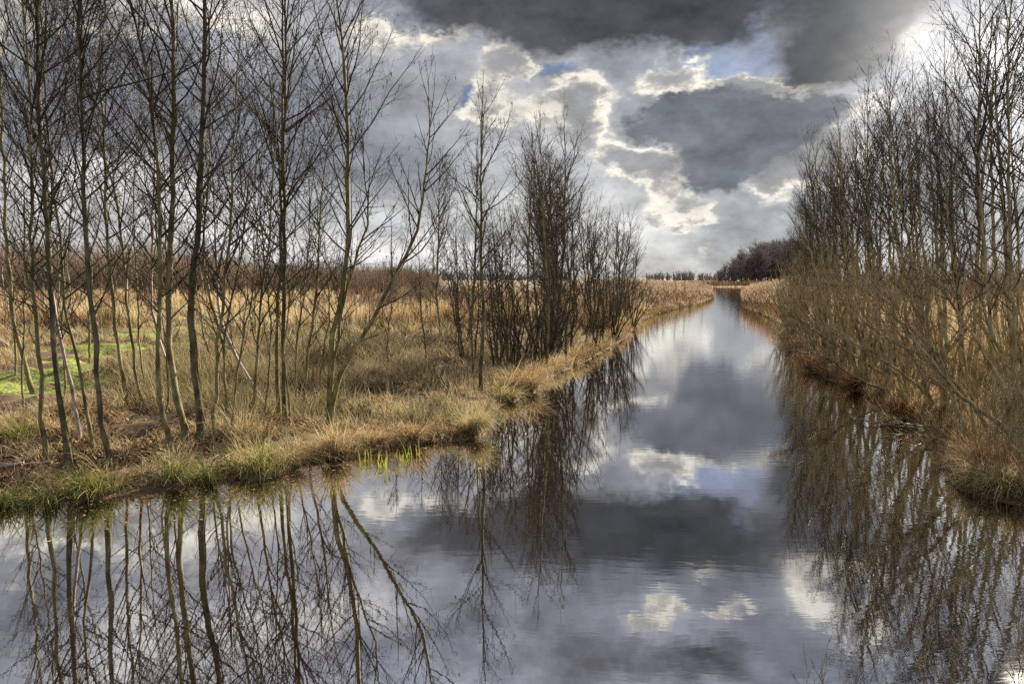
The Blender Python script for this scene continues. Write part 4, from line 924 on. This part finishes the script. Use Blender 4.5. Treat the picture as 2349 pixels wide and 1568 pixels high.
# yellow-green iris shoots in the shallow water
IR = [((842, 1060), 7, 'left clump of yellow-green iris shoots in the shallows'), ((876, 1070), 12, 'fullest clump of yellow-green iris shoots, second from the left'), ((918, 1058), 6, 'iris shoots with the tallest single blade, third clump from the left'),
      ((938, 1050), 5, 'small clump of iris shoots, fourth from the left'), ((953, 1046), 4, 'rightmost small clump of iris shoots')]
for (px, py), n_, lab in IR:
    c = on_z(px, py, 0); gg = np.random.default_rng(px); bx = gg.normal(0, .07, n_); by = gg.normal(0, .05, n_)
    V, Q, C = blades(np.stack([bx, by, np.full(n_, -.08)], 1), gg.uniform(.2, .42, n_), gg.uniform(0, 6.28, n_), gg.uniform(0, .2, n_), gg.uniform(.016, .026, n_), gg.uniform(.2, 1, n_), gg, k=4, bend=.25, facing=gg.normal(0, .3, n_))
    o = obj('iris_shoots', make_mesh('iris_shoots', V, Q, tint=C), M['iris'], label=lab, cat='water plant', group='iris shoots off the left bank'); o.location = (c[0], c[1], 0)

# fallen branches
def fallen(pts, rad, mat, lab, seed=0, twigs=.5, lift=.07):
    P = np.array([gpt(px, py) if py2 is None else gpt(px, py) for px, py, py2 in [(a, b2, None) for a, b2 in pts]]); P[:, 2] = np.maximum(P[:, 2], .0) + lift; c = P[0].copy(); P = P - c
    gg = np.random.default_rng(seed); C = resample(P, 14)[None]; C[:, 1:-1] += gg.normal(0, .02, (1, 12, 3)); R_ = (rad * (1 - .6 * np.linspace(0, 1, 14)))[None]
    root = empty('fallen_branch', tuple(c), lab, 'branch', 'fallen branches'); obj('limb', make_mesh('limb', *tubes(C, R_, 6)), M[mat], root)
    m_ = int(10 * twigs) + 2; B, Rb_ = spawn(C, R_, gg, np.zeros(m_, int), gg.uniform(.2, .95, m_), gg.uniform(.2, .6, m_), gg.normal(.7, .2, m_), gg.uniform(0, 6.28, m_), 5, up=.1, r0=np.full(m_, .008), r1=.003)
    [obj('twig', make_mesh('twig', *tubes(B[q_:q_ + 1], Rb_[q_:q_ + 1], 4)), M[mat], root) for q_ in range(m_)]
fallen([(-40, 1078), (0, 1075), (60, 1073), (116, 1069)], .03, 'birch', 'pale bare branch lying on the bank at the left edge', 1, .2)
fallen([(330, 1092), (420, 1078), (500, 1060), (560, 1040)], .012, 'birch', 'thin pale stick lying between the green tussocks', 2)
fallen([(812, 1004), (850, 1000), (905, 990), (945, 985)], .012, 'birch', 'thin pale stick lying in the straw behind the iris shoots', 3, .2)
fallen([(2178, 1003), (2130, 1008), (2080, 1002), (2010, 1006)], .014, 'stem_right', 'thin branch lying level on the water left of the orange sedge clump', 4, .9)
fallen([(2120, 960), (2060, 968), (2000, 975), (1950, 962)], .018, 'dark', 'dark sunken branch slanting in the water under the right thicket', 5, .6)
fallen([(2190, 995), (2150, 985), (2110, 990), (2060, 983)], .012, 'stem_right', 'glinting thin branch above the water, right behind the level one', 6, .9)
# ------------------------------------------------------------------ far things
g = np.random.default_rng(61)
def brush(name, xs, ys, hs, tw, label, mat='scrub', per=5, fan=.5):
    """a mass of bare stems that reads as one thicket"""
    n = len(xs); z = np.full(n, .2); base = np.repeat(np.stack([xs, ys, z], 1), per, 0); h = np.repeat(hs, per) * g.uniform(.55, 1.05, n * per)
    base[:, 0] += g.normal(0, .5, n * per); base[:, 1] += g.normal(0, .5, n * per)
    az_ = g.uniform(0, 6.28, n * per); le = np.abs(g.normal(0, fan, n * per))
    s = np.linspace(0, 1, 4); dirs = np.stack([np.cos(az_) * np.sin(le), np.sin(az_) * np.sin(le), np.cos(le)], -1)
    C = base[:, None] + dirs[:, None] * (h[:, None] * s)[..., None] + np.cumsum(g.normal(0, .12, (n * per, 4, 3)), 1) * s[None, :, None]
    R_ = tw * (1 - .75 * s)[None] * g.uniform(.7, 1.3, (n * per, 1)); parts = [tubes(C, R_, 3)]
    m_ = 3; idx = np.repeat(np.arange(n * per), m_)
    B, Rb_ = spawn(C, R_, g, idx, g.uniform(.25, .95, len(idx)), h[idx] * g.uniform(.12, .35, len(idx)), g.normal(.6, .2, len(idx)), g.uniform(0, 6.28, len(idx)), 3, up=.4, wig=.1, r0=np.full(len(idx), tw * .6), r1=tw * .3)
    parts.append(tubes(B, Rb_, 3)); V, Q = merge(parts)
    return obj(name, make_mesh(name, V, Q), M[mat], kind='stuff', label=label, cat='thicket')
# brown scrub wood along the horizon on the left: tops in the photo
SC = [(-120, 525), (0, 530), (60, 538), (150, 545), (280, 548), (380, 550), (450, 560), (520, 575), (600, 590), (700, 598), (760, 602), (860, 605), (960, 606), (1060, 618), (1180, 627)]
n = 2300; u = g.random(n); px = g.uniform(-120, 1000, n) * 1.0; yy = g.uniform(115, 150, n); xs = (px - CX) / FPX * yy
hs = np.array([on_y(a, env(SC, a), b2)[2] for a, b2 in zip(px, yy)]) * (.62 + .45 * vnoise(xs, yy, .14, 3)) * g.uniform(.8, 1.05, n) + .4
brush('scrub_wood', xs, yy, hs, .045, 'mass of brown bare scrub closing the meadow on the left', per=5, fan=.28)
n = 520; px = g.normal(1010, 110, n).clip(780, 1300); yy = g.uniform(58, 75, n); xs = (px - CX) / FPX * yy
hs = 1.1 + 1.6 * np.exp(-((px - 990) / 130) ** 2) * g.uniform(.6, 1, n)
brush('willow_scrub', xs, yy, hs, .022, 'low grey-brown willow scrub in the middle of the meadow', per=6, fan=.45)
n = 320; px = g.uniform(-100, 1200, n); yy = g.uniform(38, 110, n); xs = (px - CX) / FPX * yy; k = (vnoise(xs, yy, .09, 5) > .5); xs, yy = xs[k], yy[k]
brush('low_scrub', xs, yy, g.uniform(.7, 1.9, len(xs)), .02, 'scattered knee-high brown scrub across the meadow reeds', per=6, fan=.5)
n = 520; px = g.uniform(60, 1450, n); yy = 1 / (1 / 16. + (1 / 44. - 1 / 16.) * g.random(n)); xs = (px - CX) / FPX * yy; d = sdist(xs, yy); k = (d > 1.5) & (xs < 1.5 + .36 * (yy - 15).clip(0)) & (fbm(xs, yy, .3, 55, 2) > .47) & (moss(xs, yy, -1.2, 0) < .2); xs, yy = xs[k], yy[k]
brush('heath_scrub', xs, yy, g.uniform(.25, .85, len(xs)), .008, 'dark knee-high twigs and dead stalks among the rushes of the left meadow', mat='twig', per=9, fan=.6)
n = 240; px = g.uniform(1300, 1500, n); yy = g.uniform(60, 90, n); xs = (px - CX) / FPX * yy
brush('bank_scrub', xs, yy, g.uniform(1.2, 3.0, n), .025, 'low brown scrub behind the dense left row', per=6, fan=.45)
# undergrowth of thin upright shoots inside the right thicket
n = 360; u = g.random(n); yy = 1 / (1 / 10. + (1 / 50. - 1 / 10.) * u); px = g.uniform(1800, 2600, n); xs = (px - CX) / FPX * yy; d = sdist(xs, yy); k = (d > .6) & (xs > 4); xs, yy = xs[k], yy[k]
brush('undergrowth', xs, yy, g.uniform(.8, 2.6, len(xs)) , .007, 'olive thin shoots filling the right thicket near the ground', mat='stem_right', per=5, fan=.35)
n = 900; px = g.uniform(1830, 2800, n); yy = g.uniform(45, 90, n); xs = (px - CX) / FPX * yy; d = sdist(xs, yy); k = d > 4; xs, yy = xs[k], yy[k]
brush('scrub_wood', xs, yy, g.uniform(3.0, 5.5, len(xs)), .03, 'brown bare scrub standing behind the right thicket', per=5, fan=.3)

# dark wood beyond the water, right: individual tall trees
fp = []
for s in range(4):
    gg = np.random.default_rng(950 + s); hh = 14.; zz = np.linspace(0, 1, 8); lines = []
    for t_ in range(1 if s == 3 else 3):
        ln = np.stack([np.cumsum(gg.normal(0, .3, 8)), np.cumsum(gg.normal(0, .3, 8)), zz * hh * gg.uniform(.8, 1)], 1); ln -= ln[0]; ln[:, 0] += (t_ - 1) * .4 * (s != 3); ln[0, 2] = -.3; lines.append((ln, .2))
    d = grow(lines, 960 + s, hh, tw=8.5, start=.1, dens=1.0, reach=.36 if s != 3 else .2, asc=.85, levels=3 if s != 3 else 2, l3=.9, kit=8)
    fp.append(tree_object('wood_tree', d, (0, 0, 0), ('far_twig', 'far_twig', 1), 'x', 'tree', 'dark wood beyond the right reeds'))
WT = [(1668, 643, 600, 0), (1683, 644, 588, 1), (1697, 645, 578, 2), (1706, 645, 564, 3), (1718, 645, 578, 0), (1732, 646, 572, 1), (1748, 646, 562, 2), (1762, 646, 556, 0), (1777, 647, 552, 1), (1792, 647, 556, 2), (1808, 648, 548, 0), (1826, 648, 552, 1), (1845, 648, 560, 2), (1740, 648, 580, 0), (1768, 648, 574, 2), (1712, 648, 592, 1), (1786, 650, 578, 1), (1652, 643, 618, 2), (1870, 650, 566, 0), (1900, 650, 570, 1)]
wl = ['leftmost full tree of the dark wood', 'second dark tree from the left of the far wood', 'bushy dark tree before the thin tall one in the far wood', 'thin tall tree sticking out above the left of the dark wood']
seen = set()
for q, (px, py, ty, s) in enumerate(WT):
    yd = 235 + (q % 5) * 9 + 25; x = (px - CX) / FPX * yd; zt = on_y(px, ty - (9 if q >= 4 and q != 17 else 0), yd)[2]; sc = zt / 14.
    lab = wl[q] if q < 4 else ('low bush at the left foot of the dark wood' if q == 17 else 'big bare tree in the dark wood beyond the right reeds')
    grp = 'big bare trees of the dark wood' if q >= 4 and q != 17 else 'left edge of the dark wood'
    if s not in seen: seen.add(s); o = fp[s]; o.location = (x, yd, .2); o.scale = (sc * 1.35, sc * 1.35, sc); o['label'] = lab; o['group'] = grp; o.rotation_euler.z = q
    else: copy_tree(fp[s], (x, yd, .2), q * 1.3, (sc * 1.35, sc * 1.35, sc), lab, grp)
# line of trees on the horizon; pale bark colour stands in for haze
def far_line(px0, px1, n, yd, top, label):
    px = np.sort(g.uniform(px0, px1, n)); x = (px - CX) / FPX * yd; h = np.array([on_y(a, env(top, a), yd)[2] for a in px]) * g.uniform(.55, 1.05, n)
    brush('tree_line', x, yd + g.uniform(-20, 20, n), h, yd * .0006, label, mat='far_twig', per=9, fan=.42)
far_line(1480, 1670, 60, 620, [(1480, 622), (1500, 618), (1530, 624), (1550, 622), (1590, 617), (1605, 619), (1625, 627), (1650, 622), (1670, 618)], 'bluish far line of trees on the horizon above the bend')
far_line(560, 1300, 170, 650, [(560, 590), (620, 585), (700, 600), (850, 603), (950, 612), (1080, 612), (1090, 606), (1110, 618), (1200, 622), (1300, 622)], 'bluish far line of trees on the horizon beyond the meadow')
# low wooden fence beyond the water
x0, x1, yd = (1640 - CX) / FPX * 262, (1712 - CX) / FPX * 262, 262.
root = empty('fence', (x0, yd, .35), 'low dark wooden fence beyond the far reeds, before the horizon trees', 'fence')
def boxm(name, sx, sy, sz, c):
    v = np.array([(a, b2, c2) for c2 in (0, 1) for b2 in (-.5, .5) for a in (0, 1)]) * (sx, sy, sz) + c
    return make_mesh(name, v, [(0, 1, 3, 2), (4, 6, 7, 5), (0, 4, 5, 1), (1, 5, 7, 3), (3, 7, 6, 2), (2, 6, 4, 0)], smooth=False)
for q in range(7): obj('post', boxm('post', .16, .16, 2.3 + .05 * (q % 3), ((x1 - x0) * q / 6, 0, -.3)), M['dark'], root)
for q in range(2): obj('rail', boxm('rail', x1 - x0, .06, .14, (0, -.12, 1.15 + q * .6)), M['dark'], root)
# two tiny birds far off
def bird(px, py, yd, lab):
    c = on_y(px, py, yd); A = Acc(); k = 7; s = np.linspace(0, 1, k)
    body = np.stack([np.zeros(k), (s - .5) * .42, np.sin(s * PI) * .02], 1)[None]; V, Q = tubes(body, (np.sin(s * PI) ** .7 * .055 + .004)[None], 7)
    root = empty('bird', tuple(c), lab, 'bird', 'birds in the sky'); obj('body', make_mesh('body', V, Q), M['dark'], root)
    for sg_ in (-1, 1):
        w_ = np.array([(0, .08, .02), (0, -.1, .02), (sg_ * .28, .12, .14), (sg_ * .28, -.06, .14), (sg_ * .56, -.04, .06), (sg_ * .52, -.1, .06)])
        w2 = np.vstack([w_, w_ - (0, 0, .012)]); Qw = [(0, 1, 3, 2), (2, 3, 5, 4), (6, 8, 9, 7), (8, 10, 11, 9), (0, 2, 8, 6), (2, 4, 10, 8), (1, 7, 9, 3), (3, 9, 11, 5), (4, 5, 11, 10)]
        obj('wing', make_mesh('wing', w2, Qw), M['dark'], root)
bird(1505, 553, 150, 'tiny dark bird low in the sky above the left reed bed')
bird(1134, 186, 130, 'tiny dark bird in the clouds above the lone straight alder')
